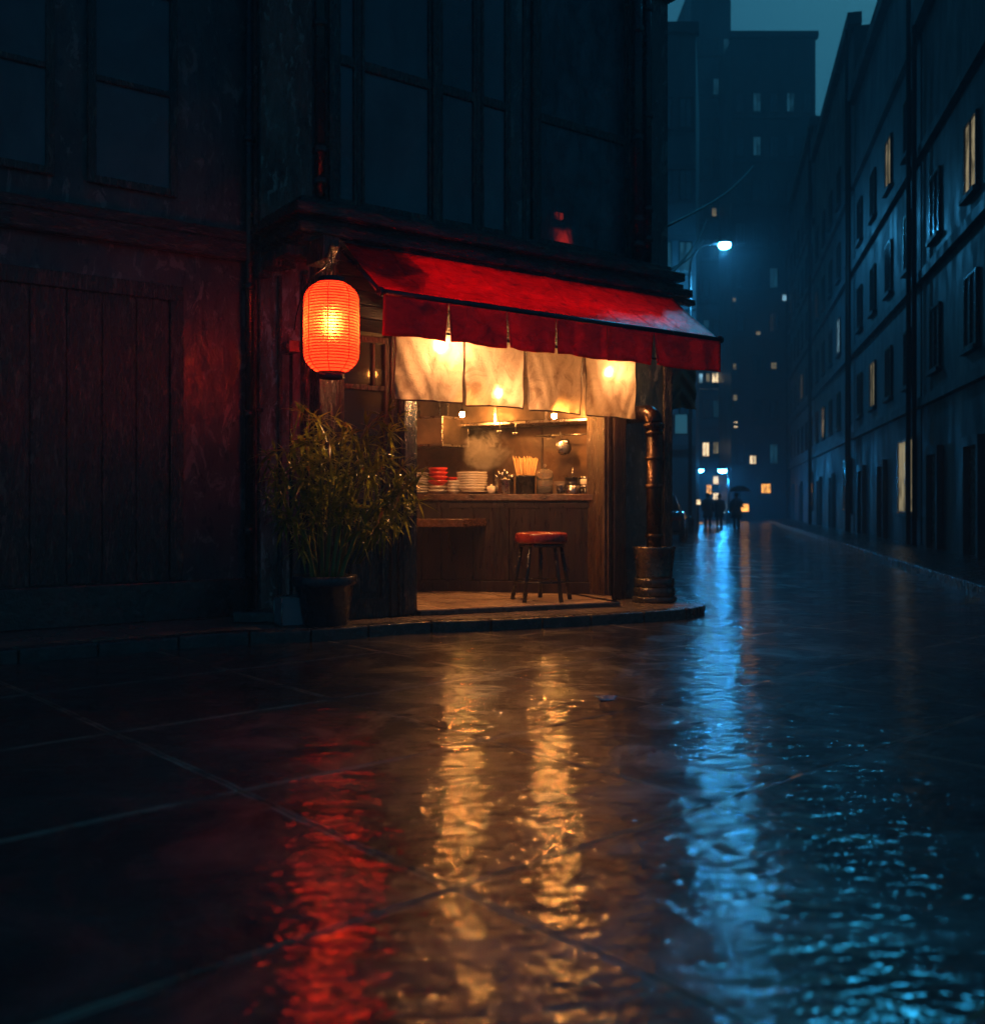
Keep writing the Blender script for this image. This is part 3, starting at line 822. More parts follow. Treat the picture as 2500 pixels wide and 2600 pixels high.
# ------------------------------------------------------------------ tableware on the counter
ORD = ['bottom', 'second', 'third', 'fourth', 'fifth', 'sixth', 'seventh', 'eighth', 'ninth']
def bowl_mesh(name, r, h, mat, foot=0.45):
    b = MB(); t = 0.006
    b.lathe([(0, 0.0), (r*foot, 0.0), (r*foot, 0.008), (r*0.72, h*0.35), (r*0.92, h*0.72), (r, h), (r-t, h+0.001), (r*0.9-t, h*0.74), (r*0.70-t, h*0.4), (r*0.3, 0.016), (0, 0.014)], (0, 0, 0), 32)
    return b.build(name, mat)
def pile(name, r, h, pitch, n, px, back_, mat, what, cat, group, z0=CT, wob=0.004):
    p, t = counter_pt(px, back_)
    proto = None
    for k in range(n):
        pos = (p.x + random.uniform(-wob, wob), p.y + random.uniform(-wob, wob), z0 + 0.001 + k*pitch)
        nm = (what % ('topmost' if k == n-1 else ORD[k]))
        if proto is None:
            proto = bowl_mesh(name, r, h, mat); proto.location = pos; tag(proto, nm, cat, group)
        else:
            o = proto.copy(); COL.objects.link(o); o.location = pos; o['label'] = nm
    return p, z0 + (n-1)*pitch + h
random.seed(11)
pile('plate', 0.112, 0.034, 0.0315, 8, 803, 0.20, M['china'], 'off white plate, %s in the leftmost tall stack beside the door jamb', 'plate', 'stacked tableware on the counter')
p, zt = pile('small_bowl', 0.120, 0.052, 0.046, 2, 838, 0.20, M['china'], 'off white bowl, %s of two under the red bowls', 'bowl', 'stacked tableware on the counter')
pile('lacquer_bowl', 0.118, 0.066, 0.049, 4, 838, 0.20, M['china_red'], 'shiny red lacquer bowl, %s in the tall red stack', 'bowl', 'red bowls on the counter', z0=zt+0.0)
pile('lacquer_cup', 0.062, 0.08, 0.062, 3, 866, 0.40, M['china_red'], 'small red cup, %s in the stack behind the small white bowls', 'cup', 'red bowls on the counter')
pile('rice_bowl', 0.080, 0.05, 0.036, 4, 868, 0.16, M['china'], 'small white rice bowl, %s in the low stack between red and large white stacks', 'bowl', 'stacked tableware on the counter')
p, zt = pile('serving_dish', 0.195, 0.035, 0.03, 1, 912, 0.24, M['china'], 'wide white dish under the large bowl stack, %s', 'dish', 'stacked tableware on the counter')
for o in bpy.data.objects:
    if o.name.startswith('serving_dish'): o['label'] = 'wide shallow white dish lying under the stack of large white bowls'
pile('large_bowl', 0.186, 0.068, 0.029, 7, 903, 0.24, M['china'], 'large white bowl, %s in the widest stack at the middle', 'bowl', 'stacked tableware on the counter', z0=CT+0.016)
p, t = counter_pt(940, 0.10)
tc_ = thing('tea_cup', (p.x, p.y, CT), 'little lidded white cup between the large bowls and the steel spoon cup', 'cup')
MB().lathe([(0, 0.001), (0.035, 0.001), (0.05, 0.04), (0.053, 0.075), (0.048, 0.075), (0.044, 0.04), (0, 0.015)], (p.x, p.y, CT), 24).build('cup', M['china'], tc_)
MB().lathe([(0.054, 0.076), (0.045, 0.09), (0.012, 0.098), (0.012, 0.112), (0.0, 0.116)], (p.x, p.y, CT), 24).build('lid', M['china'], tc_)
# steel cup of spoons
p, t = counter_pt(965, 0.16)
uc = MB(); uc.lathe([(0, 0.001), (0.105, 0.001), (0.108, 0.006), (0.108, 0.165), (0.111, 0.172), (0.104, 0.172), (0.102, 0.16), (0.102, 0.012), (0, 0.012)], (p.x, p.y, CT), 32)
tag(uc.build('utensil_cup', M['steel'], origin=(p.x, p.y, CT)), 'shiny steel cup full of spoons at the middle of the counter', 'cup')
spoon_says = ['steel spoon leaning furthest left in the steel cup', 'steel spoon second from the left in the steel cup', 'steel spoon third from the left in the steel cup', 'steel spoon upright in the centre of the steel cup', 'steel spoon third from the right in the steel cup', 'steel spoon second from the right in the steel cup', 'steel spoon leaning furthest right in the steel cup']
vr = Vector((RT.x, RT.y, 0)); vw = Vector((W.x, W.y, 0))
for k in range(7):
    u = (k-3)/3.0
    a = Vector((p.x, p.y, CT+0.014)) - vr*0.055*u + vw*random.uniform(-.03, .03)
    e = a + vr*(0.165*u) + Vector((0, 0, 0.27 - 0.05*abs(u) + random.uniform(-.02, .02))) + vw*random.uniform(-.03, .03)
    d = (e-a).normalized(); b = MB()
    b.tube([a, a + (e-a)*0.72], 0.006, 8)
    c_ = a + (e-a)*0.86
    side = d.cross(vw).normalized(); rings = []
    b.tube([a+(e-a)*0.70, a+(e-a)*0.78, c_, e-d*0.012, e], [0.006, 0.017, 0.022, 0.014, 0.004], 10)
    tag(b.build('spoon', M['steel'], origin=a), spoon_says[k], 'spoon', 'spoons in the steel cup')
# black jar of chopsticks
p, t = counter_pt(1005, 0.17)
cj = MB(); cj.lathe([(0, 0.001), (0.108, 0.001), (0.112, 0.008), (0.112, 0.185), (0.118, 0.19), (0.118, 0.215), (0.106, 0.215), (0.104, 0.02), (0, 0.018)], (p.x, p.y, CT), 36)
tag(cj.build('chopstick_jar', M['china_black'], origin=(p.x, p.y, CT)), 'black glazed jar packed with pale wooden chopsticks', 'jar')
for k in range(26):
    u = (k/25.0)*2-1; v = random.uniform(-1, 1)
    a = Vector((p.x, p.y, CT+0.022)) + vr*0.062*u + vw*0.06*v
    e = Vector((p.x, p.y, CT+0.425+random.uniform(-.02, .012))) + vr*(0.142*u) + vw*0.09*v
    b = MB(); b.tube([a, e], 0.0052, 6)
    tag(b.build('chopstick', M['bamboo_stick'], origin=a), 'pale wooden chopstick fanned out in the black jar', 'chopstick', 'chopsticks in the black jar')
# glassware
p, t = counter_pt(1042, 0.15)
gj = thing('glass_jar', (p.x, p.y, CT), 'wide clear glass jar right of the chopstick jar', 'jar')
MB().lathe([(0, 0.001), (0.090, 0.001), (0.095, 0.01), (0.095, 0.15), (0.088, 0.16), (0.082, 0.16), (0.089, 0.148), (0.089, 0.014), (0, 0.012)], (p.x, p.y, CT), 32).build('body', M['glass'], gj)
MB().lathe([(0, 0.016), (0.084, 0.016), (0.084, 0.07), (0, 0.07)], (p.x, p.y, CT), 24).build('contents', M['china'], gj)
gc = thing('glass_dome', (p.x, p.y, CT+0.161), 'clear glass dome with a knob on top of the wide glass jar', 'dome')
MB().lathe([(0.092, 0.001), (0.10, 0.06), (0.088, 0.10), (0.05, 0.125), (0.012, 0.13), (0.012, 0.126), (0.048, 0.119), (0.084, 0.096), (0.095, 0.06), (0.087, 0.001), (0.092, 0.001)], (p.x, p.y, CT+0.161), 32).build('dome', M['glass'], gc)
MB().lathe([(0.0, 0.131), (0.012, 0.131), (0.012, 0.15), (0.022, 0.165), (0.012, 0.18), (0, 0.182)], (p.x, p.y, CT+0.161), 20).build('knob', M['glass'], gc)
p, t = counter_pt(1070, 0.30)
gb = MB(); gb.prism([tuple(p + cdir*0.10*a + cnor*0.07*b_) for a, b_ in ((-1, -1), (1, -1), (1, 1), (-1, 1))], CT+0.001, CT+0.15)
tag(gb.build('glass_box', M['glass'], origin=(p.x, p.y, CT), bevel=0.008), 'clear glass storage box behind the small steel pot', 'box')
p, t = counter_pt(1072, 0.13)
sp2 = thing('sauce_pot', (p.x, p.y, CT), 'small steel sauce pot with black base beside the lidded jar', 'pot')
MB().lathe([(0, 0.001), (0.042, 0.001), (0.046, 0.05), (0.044, 0.052), (0, 0.052)], (p.x, p.y, CT), 24).build('base', M['china_black'], sp2)
MB().lathe([(0.047, 0.053), (0.050, 0.095), (0.052, 0.10), (0.044, 0.10), (0.0, 0.09)], (p.x, p.y, CT), 24).build('rim', M['steel'], sp2)
p, t = counter_pt(1095, 0.15)
lj = thing('lidded_jar', (p.x, p.y, CT), 'steel jar with a tall black lid and thin knob', 'jar')
MB().lathe([(0, 0.001), (0.084, 0.001), (0.088, 0.008), (0.088, 0.105), (0, 0.105)], (p.x, p.y, CT), 32).build('body', M['steel'], lj)
MB().lathe([(0.091, 0.106), (0.091, 0.118), (0.086, 0.125), (0.086, 0.178), (0.092, 0.182), (0.092, 0.188), (0, 0.19)], (p.x, p.y, CT), 32).build('lid', M['china_black'], lj)
MB().tube([(p.x, p.y, CT+0.188), (p.x, p.y, CT+0.235), (p.x+0.004, p.y, CT+0.30)], [0.014, 0.010, 0.005], 10).build('knob', M['steel'], lj)
p, t = counter_pt(1122, 0.17)
for k, (z0, hh, mt, lb) in enumerate(((CT, 0.105, 'china_black', 'squat dark tin at the right end of the counter under a pale tin'), (CT+0.106, 0.095, 'china', 'pale lidded tin stacked on the dark tin at the right end'))):
    jt = thing('storage_tin', (p.x, p.y, z0), lb, 'tin', 'storage tins at the right end of the counter')
    MB().lathe([(0, 0.001), (0.076, 0.001), (0.078, 0.006), (0.078, hh-0.03), (0, hh-0.03)], (p.x, p.y, z0), 28).build('body', M['glass' if mt == 'china' else mt] if mt != 'china' else M['china'], jt)
    MB().lathe([(0.081, hh-0.029), (0.082, hh-0.004), (0.078, hh-0.001), (0, hh-0.001)], (p.x, p.y, z0), 28).build('lid', M['steel'], jt)

# rail with a hanging scoop and a hanging pan
r0, tr0 = bw(1026, 0.36); r1, tr1 = bw(1150, 0.30)
rz = H + (HY - 832)/F*((tr0+tr1)/2)
rail = MB(); rail.tube([(r0.x, r0.y, rz), (r1.x, r1.y, rz)], 0.010, 8)
for q in (r0 + (r1-r0)*0.06, r0 + (r1-r0)*0.9): rail.tube([(q.x, q.y, rz), (q.x+bnor.x*0.34, q.y+bnor.y*0.34, rz)], 0.008, 8)
tag(rail.build('utensil_rail', M['steel'], origin=(r0.x, r0.y, rz)), 'steel utensil rail on the right of the kitchen wall', 'rail')
q, tq = bw(1072, 0.39)
lz = rz
sc = thing('hanging_scoop', (q.x, q.y, lz), 'big steel noodle scoop hanging tilted from the rail', 'scoop')
dv = (vr*0.26 + Vector((0, 0, -1))).normalized()
hp0 = Vector((q.x, q.y, lz+0.005)); hp1 = hp0 + dv*0.07
MB().tube([hp0 - dv*0.03 + vr*0.01, hp0 - dv*0.015, hp0, hp1], 0.006, 8).build('handle', M['steel'], sc)
sidev = dv.cross(vw).normalized(); b = MB()
prof = [(0.062, 0.0), (0.078, 0.02), (0.088, 0.08), (0.080, 0.13), (0.05, 0.165), (0.0, 0.178)]
rings = []
for (rr, hh) in prof:
    c_ = hp1 + dv*hh
    rings.append([b.bm.verts.new(c_ + sidev*rr*math.cos(2*PI*k/20) + vw*rr*0.45*math.sin(2*PI*k/20)) for k in range(20)] if rr > 0 else [b.bm.verts.new(c_)])
for ra, rb in zip(rings, rings[1:]):
    for k in range(20):
        if len(rb) == 1: f = b.bm.faces.new((ra[k], ra[(k+1) % 20], rb[0]))
        else: f = b.bm.faces.new((ra[k], ra[(k+1) % 20], rb[(k+1) % 20], rb[k]))
        f.smooth = True
b.build('bowl', M['steel'], sc, solid=0.004)
# two ladles on the hood lip, just below the curtains
for px, ln, lb in ((956, 0.10, 'short steel ladle hanging from the hood lip, nearer the middle'), (986, 0.13, 'steel ladle with wide bowl hanging from the hood lip, further right')):
    q_, tq_ = bw(px, 0.62)
    hzz = hz + 0.02
    l_ = thing('ladle', (q_.x, q_.y, hzz), lb, 'ladle', 'ladles hanging from the hood')
    MB().tube([(q_.x+bnor.x*0.06, q_.y+bnor.y*0.06, hzz+0.012), (q_.x, q_.y, hzz+0.02), (q_.x, q_.y, hzz-ln)], 0.006, 8).build('handle', M['steel'], l_)
    MB().lathe([(0.0, -0.035), (0.03, -0.025), (0.042, 0.0), (0.038, 0.0), (0.027, -0.02), (0, -0.03)], (q_.x, q_.y, hzz-ln), 18).build('bowl', M['steel'], l_)

AZ_AT = lambda y: 3.50 - 0.80*(-0.10 - y) - 0.02
# ------------------------------------------------------------------ light bulbs
def pendant(px, py, t, top, label, mat, r=0.029):
    c_ = at_t(px, py, t)
    o = thing('pendant_bulb', c_, label, 'light bulb', 'bare bulbs hanging in the shop')
    MB().ball(c_, r, 14, 1.15).build('bulb', M[mat], o)
    MB().lathe([(0.0, 0.035+r), (0.017, 0.035+r), (0.020, r*0.8), (0.012, r*0.75)], c_, 14).build('socket', M['metal_black'], o)
    MB().tube([(c_.x, c_.y, c_.z+r+0.034), (c_.x, c_.y, top)], 0.004, 6).build('cord', M['metal_black'], o)
    return o
pendant(884, 793, 11.55, 2.98, 'bare bulb glowing in front of the hood above the bowl stacks', 'bulb')
pendant(1060, 796, 10.95, 2.98, 'bare bulb glowing below the third curtain at right', 'bulb')
for (px_, py_b, lb_) in ((836, 664, 'bulb shining through the top of the leftmost curtain'), (947, 752, 'bulb shining through the second curtain near its hem'), (1160, 712, 'bulb shining through the rightmost curtain in front of the post')):
    yb_ = -0.11 if px_ != 1160 else -0.185
    c_r = on_y(px_, py_b, yb_)
    pendant(px_, py_b, (c_r - CAM).dot(Vector((W.x, W.y, 0))), AZ_AT(yb_), lb_, 'bulb_strong' if px_ == 836 else 'bulb_soft', 0.034)

cw_ = on_y(712, 716, 0.42)
pendant(712, 716, (cw_ - CAM).dot(Vector((W.x, W.y, 0))), 2.98, 'bulb glowing through the wavy window panes left of the door', 'bulb_window', 0.03)
# steam over the stock pot
def steam_mat():
    m, n, out = nodes_of('steam')
    v = n.nodes.new('ShaderNodeVolumePrincipled')
    v.inputs['Color'].default_value = (0.95, 0.9, 0.85, 1)
    tc = n.nodes.new('ShaderNodeTexCoord')
    f = noise(n, tc.outputs['Object'], 4.2, 6, 0.68, 1.1)
    ln = n.nodes.new('ShaderNodeVectorMath'); ln.operation = 'LENGTH'
    mp = n.nodes.new('ShaderNodeMapping'); mp.inputs['Scale'].default_value = (1/0.40, 1/0.26, 1/0.36)
    nz = n.nodes.new('ShaderNodeTexNoise'); nz.inputs['Scale'].default_value = 3.0; nz.inputs['Detail'].default_value = 5
    n.links.new(tc.outputs['Object'], nz.inputs['Vector'])
    sb_ = n.nodes.new('ShaderNodeVectorMath'); sb_.operation = 'MULTIPLY_ADD'
    sb_.inputs[1].default_value = (0.55, 0.55, 0.55)
    n.links.new(nz.outputs['Color'], sb_.inputs[0])
    sh_ = n.nodes.new('ShaderNodeVectorMath'); sh_.operation = 'SUBTRACT'
    n.links.new(tc.outputs['Object'], sh_.inputs[0]); sh_.inputs[1].default_value = (0.275, 0.275, 0.275)
    n.links.new(sh_.outputs[0], sb_.inputs[2])
    n.links.new(sb_.outputs[0], mp.inputs[0]); n.links.new(mp.outputs[0], ln.inputs[0])
    fall = math_node(n, 'SUBTRACT', 1.0, ln.outputs['Value'], True)
    mr = n.nodes.new('ShaderNodeMapRange'); mr.inputs[1].default_value = 0.47; mr.inputs[2].default_value = 0.72; mr.inputs[3].default_value = 0; mr.inputs[4].default_value = 80.0
    n.links.new(f, mr.inputs[0])
    dens = math_node(n, 'MULTIPLY', mr.outputs[0], math_node(n, 'MULTIPLY', fall, fall))
    n.links.new(dens, v.inputs['Density'])
    n.links.new(v.outputs[0], out.inputs['Volume'])
    return m
sc_ = at_t(938, 856, 12.1)
stm = MB(); stm.lathe([(0, -0.46), (0.30, -0.44), (0.50, -0.2), (0.56, 0.1), (0.5, 0.36), (0.3, 0.47), (0, 0.48)], sc_, 20)
so_ = stm.build('steam', steam_mat(), origin=sc_)
tag(so_, 'cloud of pale steam rising from the stock pot behind the counter', 'steam', None, 'stuff')

# ------------------------------------------------------------------ awning
AY, AZB, AZF = -0.80, 3.50, 2.94
AX0, AX1 = -0.785, 3.37
aw = thing('awning', ((AX0+AX1)/2, 0, AZB), 'wet red canvas awning with a hanging valance over the shop front', 'awning')
def canopy(u, v):
    x = AX0 + (AX1-AX0)*u
    y = -0.10 + (AY+0.10)*v
    sag = 0.035*math.sin(PI*v)*(0.6+0.4*abs(math.sin(PI*u*6))) 
    seam = abs((u*9) % 1.0 - 0.5)*2
    z = AZB + (AZF-AZB)*v - sag + 0.006*math.sin(u*37+v*5)*math.sin(PI*v) + (0.012 if seam > 0.93 else 0.0)*min(1, 8*(1-v))
    return Vector((x, y, z))
MB().grid(canopy, 252, 14).build('canopy', M['awning'], aw, solid=0.004)
MB().tube([(AX0-0.03, AY-0.012, AZF-0.005), (AX1+0.04, AY-0.012, AZF-0.005)], 0.026, 12).build('front_bar', M['metal_bar'], aw)
for x in (AX0-0.018, AX1+0.02):
    MB().tube([(x, -0.06, AZB-0.035), (x, AY, AZF-0.012)], 0.017, 10).build('arm', M['metal_black'], aw)
    MB().tube([(x-0.02, AY-0.012, AZF-0.005), (x+0.012, AY-0.012, AZF-0.005)], 0.040, 14).build('end_cap', M['metal_bar'], aw)
fx = [735, 855, 966, 1060, 1158, 1247, 1374]
fxx = [on_y(p_, 640, AY).x for p_ in fx]
fxx[0] = AX0; fxx[-1] = AX1
for i in range(6):
    a, c_ = fxx[i], fxx[i+1]
    ph = random.uniform(0, 6)
    def flap(u, v, a=a, c_=c_, ph=ph, i=i):
        inset = 0.014*v if 0 < i else (0.0)
        x0 = a + (0.004 + 0.016*v if i > 0 else 0.0); x1 = c_ - (0.004 + 0.016*v if i < 5 else 0.0)
        x = x0 + (x1-x0)*u
        y = AY - 0.03 + 0.020*v*math.sin(u*7+ph) + 0.010*v*math.sin(u*17+ph*2)
        z = AZF - 0.03 - (0.335 + 0.006*math.sin(u*5+ph))*v
        return Vector((x, y, z))
    MB().grid(flap, 24, 10).build('valance_flap', M['awning'], aw, solid=0.004)

# ------------------------------------------------------------------ curtains (noren)
NY = -0.37
rod = MB(); rod.tube([(-0.30, NY, 2.735), (3.02, NY, 2.735)], 0.012, 10)
for x in (-0.20, 1.30, 2.60): rod.tube([(x, NY, 2.735), (x, 0.0 if x > -0.1 else -0.1, 2.76)], 0.010, 8)
tag(rod.build('curtain_rod', M['metal_black'], origin=(1.3, NY, 2.735)), 'thin dark rod the cream curtains hang from, behind the valance', 'rod')
cpx = [(756, 887, 757, 885), (890, 1002, 892, 1000), (1007, 1115, 1008, 1110), (1119, 1217, 1120, 1216)]
clab = ['leftmost cream half curtain, its upper right part lit by a bulb behind it', 'cream half curtain, second from the left, brightest near its hem', 'dullest cream half curtain, third from the left, with no bulb close behind', 'rightmost cream half curtain, overlapping the door post at right']
for i, (a0, a1, b0, b1) in enumerate(cpx):
    xa, xb = on_y(a0, 650, NY).x, on_y(a1, 650, NY).x
    ya, yb = on_y(b0, 780, NY).x, on_y(b1, 780, NY).x
    ph = i*1.7
    def cur(u, v, i=i, xa=xa, xb=xb, ya=ya, yb=yb, ph=ph):
        x = (xa + (xb-xa)*u)*(1-v) + (ya + (yb-ya)*u)*v
        swag = (2*u-1)
        y = NY + 0.018*math.sin(u*9+ph+v*1.2)*(0.35+0.65*v) + 0.03*math.cos(swag*3.0+v*3+ph)*v*0.6 + 0.012*math.sin((abs(swag)*1.2+v)*11+ph)*(0.3+v)*0.7
        z = 2.742 - (0.635 + 0.012*i + 0.008*math.sin(u*4+ph) + 0.010*abs(swag))*v
        return Vector((x, y, z))
    co = tag(MB().grid(cur, 36, 30).build('half_curtain', M['noren'], origin=((xa+xb)/2, NY, 2.742)), clab[i], 'curtain', 'cream half curtains over the opening')
    hm = MB()
    hm.tube([cur(k/36, 1.0) for k in range(37)], 0.0075, 6)
    hm.tube([cur(0.0, k/30) for k in range(31)], 0.0055, 6); hm.tube([cur(1.0, k/30) for k in range(31)], 0.0055, 6)
    hm.build('hem', M['hem'], co)

# ------------------------------------------------------------------ lantern
LT = 8.12
lc = at_t(634, 627, LT)
LR, LH = 53/F*LT, 85.5/F*LT
lan = thing('paper_lantern', (lc.x, lc.y, lc.z-LH), 'big ribbed red paper lantern glowing under the corner beam', 'lantern')
prof = []
NR = 31
for k in range(NR*4+1):
    v = -1 + 2*k/(NR*4)
    av = abs(v)
    env = 1.0 if av < 0.55 else 1.0 - 0.48*((av-0.55)/0.45)**2.6
    env *= 0.985 + 0.015*math.cos(v*PI/2)
    rib = 0.022*abs(math.cos(PI*k/4))
    prof.append((LR*(env - rib + 0.004), lc.z + v*LH))
MB().lathe([(r_, z_-lc.z) for r_, z_ in prof], lc, 56).build('paper_shade', M['lantern'], lan)
wr = MB()
for k in range(NR+1):
    r_, z_ = prof[k*4] if k*4 < len(prof) else prof[-1]
    wr.tube([(lc.x+(r_+0.002)*math.cos(2*PI*j/40), lc.y+(r_+0.002)*math.sin(2*PI*j/40), z_) for j in range(41)], 0.0046, 5, False)
wr.build('rib_wire', M['thread'], lan)
vs_ = MB()
for k in range(8):
    a = 2*PI*k/8 + 0.2
    vs_.tube([(lc.x+(r_+0.004)*math.cos(a), lc.y+(r_+0.004)*math.sin(a), z_) for r_, z_ in prof[::6]], 0.0034, 5, False)
vs_.build('vertical_thread', M['thread'], lan)
MB().lathe([(LR*0.50, -0.03), (LR*0.50, 0.04), (LR*0.44, 0.045), (LR*0.44, -0.03), (LR*0.50, -0.03)], (lc.x, lc.y, lc.z+LH), 36).build('top_ring', M['metal_black'], lan)
MB().lathe([(LR*0.47, -0.05), (LR*0.47, 0.02), (LR*0.41, 0.02), (LR*0.41, -0.05), (LR*0.47, -0.05)], (lc.x, lc.y, lc.z-LH), 36).build('bottom_ring', M['metal_black'], lan)
MB().ball((lc.x, lc.y, lc.z+0.03), 0.030, 14, 3.2).build('bulb', emit('lantern bulb glass', (1.0, 0.50, 0.18), 560), lan)
MB().tube([(lc.x, lc.y, lc.z+0.09), (lc.x, lc.y, lc.z+LH+0.03)], 0.006, 6).build('cord', M['metal_black'], lan)
hk = MB()
hk.tube([(lc.x-LR*0.46, lc.y, lc.z+LH+0.03), (lc.x, lc.y, lc.z+LH+0.05), (lc.x+LR*0.46, lc.y, lc.z+LH+0.03)], 0.006, 6)
hk.tube([(lc.x, lc.y, lc.z+LH+0.05), (lc.x, lc.y, 3.25)], 0.006, 6)
hk.build('hanger', M['metal_black'], lan)
beam = MB()
bz = at_t(634, 500, LT).z
# bracket arm carrying the lantern out from the corner
bk = thing('lantern_bracket', (XL+0.05, -0.06, 3.24), 'short dark iron bracket holding the red lantern off the corner post', 'bracket')
MB().obox(((XL+0.05+lc.x)/2, (lc.y-0.06)/2-0.02, 3.27), Vector(((lc.x-XL-0.05)/2, (lc.y+0.06)/2-0.05, 0)), Vector((0.035, 0, 0)), (0, 0, 0.028)).build('arm', M['wood_dark'], bk, bevel=0.006)
wires = MB()
wires.tube([at_t(628, 506, 8.5), at_t(598, 528, 8.6), at_t(578, 560, 8.75), at_t(566, 605, 9.0), at_t(560, 655, 9.3)], 0.006, 6)
tag(wires.build('cable', M['metal_black'], origin=at_t(560, 655, 9.3)), 'black cable looping from the corner beam behind the lantern to the meter box', 'cable')

# meter box on the red-lit side wall
mb0 = on_x(556, 680, XL-0.16); mb1 = on_x(573, 652, XL-0.16)
mx = thing('meter_box', (XL-0.16-0.03, (mb0.y+mb1.y)/2, mb0.z), 'small metal meter box on the side wall left of the lantern', 'box')
MB().box((XL-0.16-0.10, min(mb0.y, mb1.y), mb0.z), (XL-0.16-0.001, max(mb0.y, mb1.y), mb1.z)).build('case', M['box_paint'], mx, bevel=0.008)
MB().box((XL-0.16-0.108, min(mb0.y, mb1.y)+0.03, mb0.z+0.03), (XL-0.16-0.1005, max(mb0.y, mb1.y)-0.03, mb1.z-0.03)).build('cover', M['box_paint'], mx, bevel=0.003)
MB().tube([(XL-0.16-0.04, (mb0.y+mb1.y)/2, mb0.z), (XL-0.16-0.04, (mb0.y+mb1.y)/2, PZ)], 0.016, 8).build('conduit', M['metal_black'], mx)

# ------------------------------------------------------------------ pipes on the shop
def drain(name, x, y, z0, z1, r, collars, label, cat='drainpipe', mat='metal_black'):
    o = thing(name, (x, y, z0), label, cat)
    MB().tube([(x, y, z0), (x, y, z1)], r, 16).build('pipe', M[mat], o)
    for z in collars:
        MB().lathe([(r+0.002, -0.035), (r+0.016, -0.03), (r+0.018, 0.0), (r+0.016, 0.03), (r+0.002, 0.035)], (x, y, z), 20).build('collar', M[mat], o)
    return o
x1 = on_y(1219, 450, -0.12).x; x2 = on_y(1238, 450, -0.10).x
drain('drainpipe', x1, -0.12, 3.86, 8.2, 0.058, (4.02, 4.30, 5.2, 6.4), 'fat black upper drainpipe nearer the window, at the right of the upper wall')
drain('drainpipe', x2+0.01, -0.09, 3.86, 8.2, 0.05, (4.12, 4.45, 5.5, 6.7), 'black upper drainpipe at the very right corner of the upper wall')
xc = on_y(611, 430, -0.09).x
drain('drainpipe', xc, -0.10, 3.86, 8.2, 0.05, (4.0, 4.28, 5.4, 6.6), 'black drainpipe on the left corner of the upper wall')
# copper-coloured downpipe with elbow into the wall
pc = at_t(1251, HY, 10.75); py_ = pc.y; pxx = pc.x
zt = H + (HY-806)/F*10.75; zb = H - (1042-HY)/F*10.75
dp = thing('downpipe', (pxx, py_, zb), 'weathered coppery downpipe standing in the tin bucket right of the door', 'downpipe')
pr_ = 15/F*10.75
MB().tube([(pxx, py_, zb-0.12), (pxx, py_, zt-0.02)], pr_, 20).build('pipe', M['metal_pipe'], dp)
el = [(pxx, py_, zt-0.03)] + [(pxx - 0.0, py_ + 0.12*(1-math.cos(a)), zt-0.03 + 0.12*math.sin(a)) for a in [R(15*k) for k in range(1, 7)]] + [(pxx, -0.001, zt+0.09)]
MB().tube(el, pr_*1.12, 18).build('elbow', M['metal_pipe'], dp)
MB().lathe([(pr_*1.0, -0.06), (pr_*1.28, -0.05), (pr_*1.38, -0.02), (pr_*1.38, 0.0), (pr_*1.0, 0.01)], (pxx, py_, zt-0.03), 24).build('hopper_ring', M['metal_pipe'], dp)
for yy in (829, 877, 931, 1026):
    z = H + (HY-yy)/F*10.75
    MB().lathe([(pr_+0.001, -0.024), (pr_+0.014, -0.02), (pr_+0.014, 0.02), (pr_+0.001, 0.024)], (pxx, py_, z), 24).build('collar', M['metal_pipe'], dp)
zz = H + (HY-877)/F*10.75
# stone plinth and bucket
bc = Vector((pxx - 0.02*RT.x, pxx*0 + py_ - 0.02))
zpl = H - (1105-HY)/F*10.7
def plate_sq(c_, hw, hd_): return [tuple(Vector((c_.x, c_.y)) + RT*hw*a + W*hd_*b_) for a, b_ in ((-1, -1), (1, -1), (1, 1), (-1, 1))]
pl = thing('stone_plinth', (bc.x, bc.y, PZ), 'round stepped black stone plinth under the tin bucket by the kerb', 'plinth')
hz_ = (zpl-PZ)
def tier(r_, z0, z1): return MB().lathe([(0, z0), (r_-0.012, z0), (r_, z0+0.012), (r_, z1-0.014), (r_-0.014, z1), (0, z1)], (bc.x, bc.y, 0), 40)
tier(0.238, PZ+0.001, PZ+hz_*0.24).build('base_step', M['stone'], pl)
tier(0.222, PZ+hz_*0.24+0.002, PZ+hz_*0.62).build('block', M['stone'], pl)
tier(0.216, PZ+hz_*0.62+0.002, zpl).build('top_block', M['stone'], pl)
bk_ = thing('tin_bucket', (bc.x, bc.y, zpl), 'dented tin bucket on the stone plinth catching the downpipe', 'bucket')
br0, br1, bh = 0.190, 0.225, (1105-1046)/F*10.7
MB().lathe([(0, 0.002), (br0, 0.002), (br0+0.006, 0.012), (br0+0.004, 0.03), (br1-0.004, bh-0.05), (br1+0.004, bh-0.03), (br1+0.010, bh-0.01), (br1+0.006, bh), (br1-0.008, bh-0.004), (br0-0.008, 0.02), (0, 0.014)], (bc.x, bc.y, zpl), 40, True, 0.004).build('body', M['tin'], bk_)
MB().lathe([(0, bh-0.05), (br1-0.02, bh-0.05)], (bc.x, bc.y, zpl), 32).build('water', M['car_glass'], bk_)

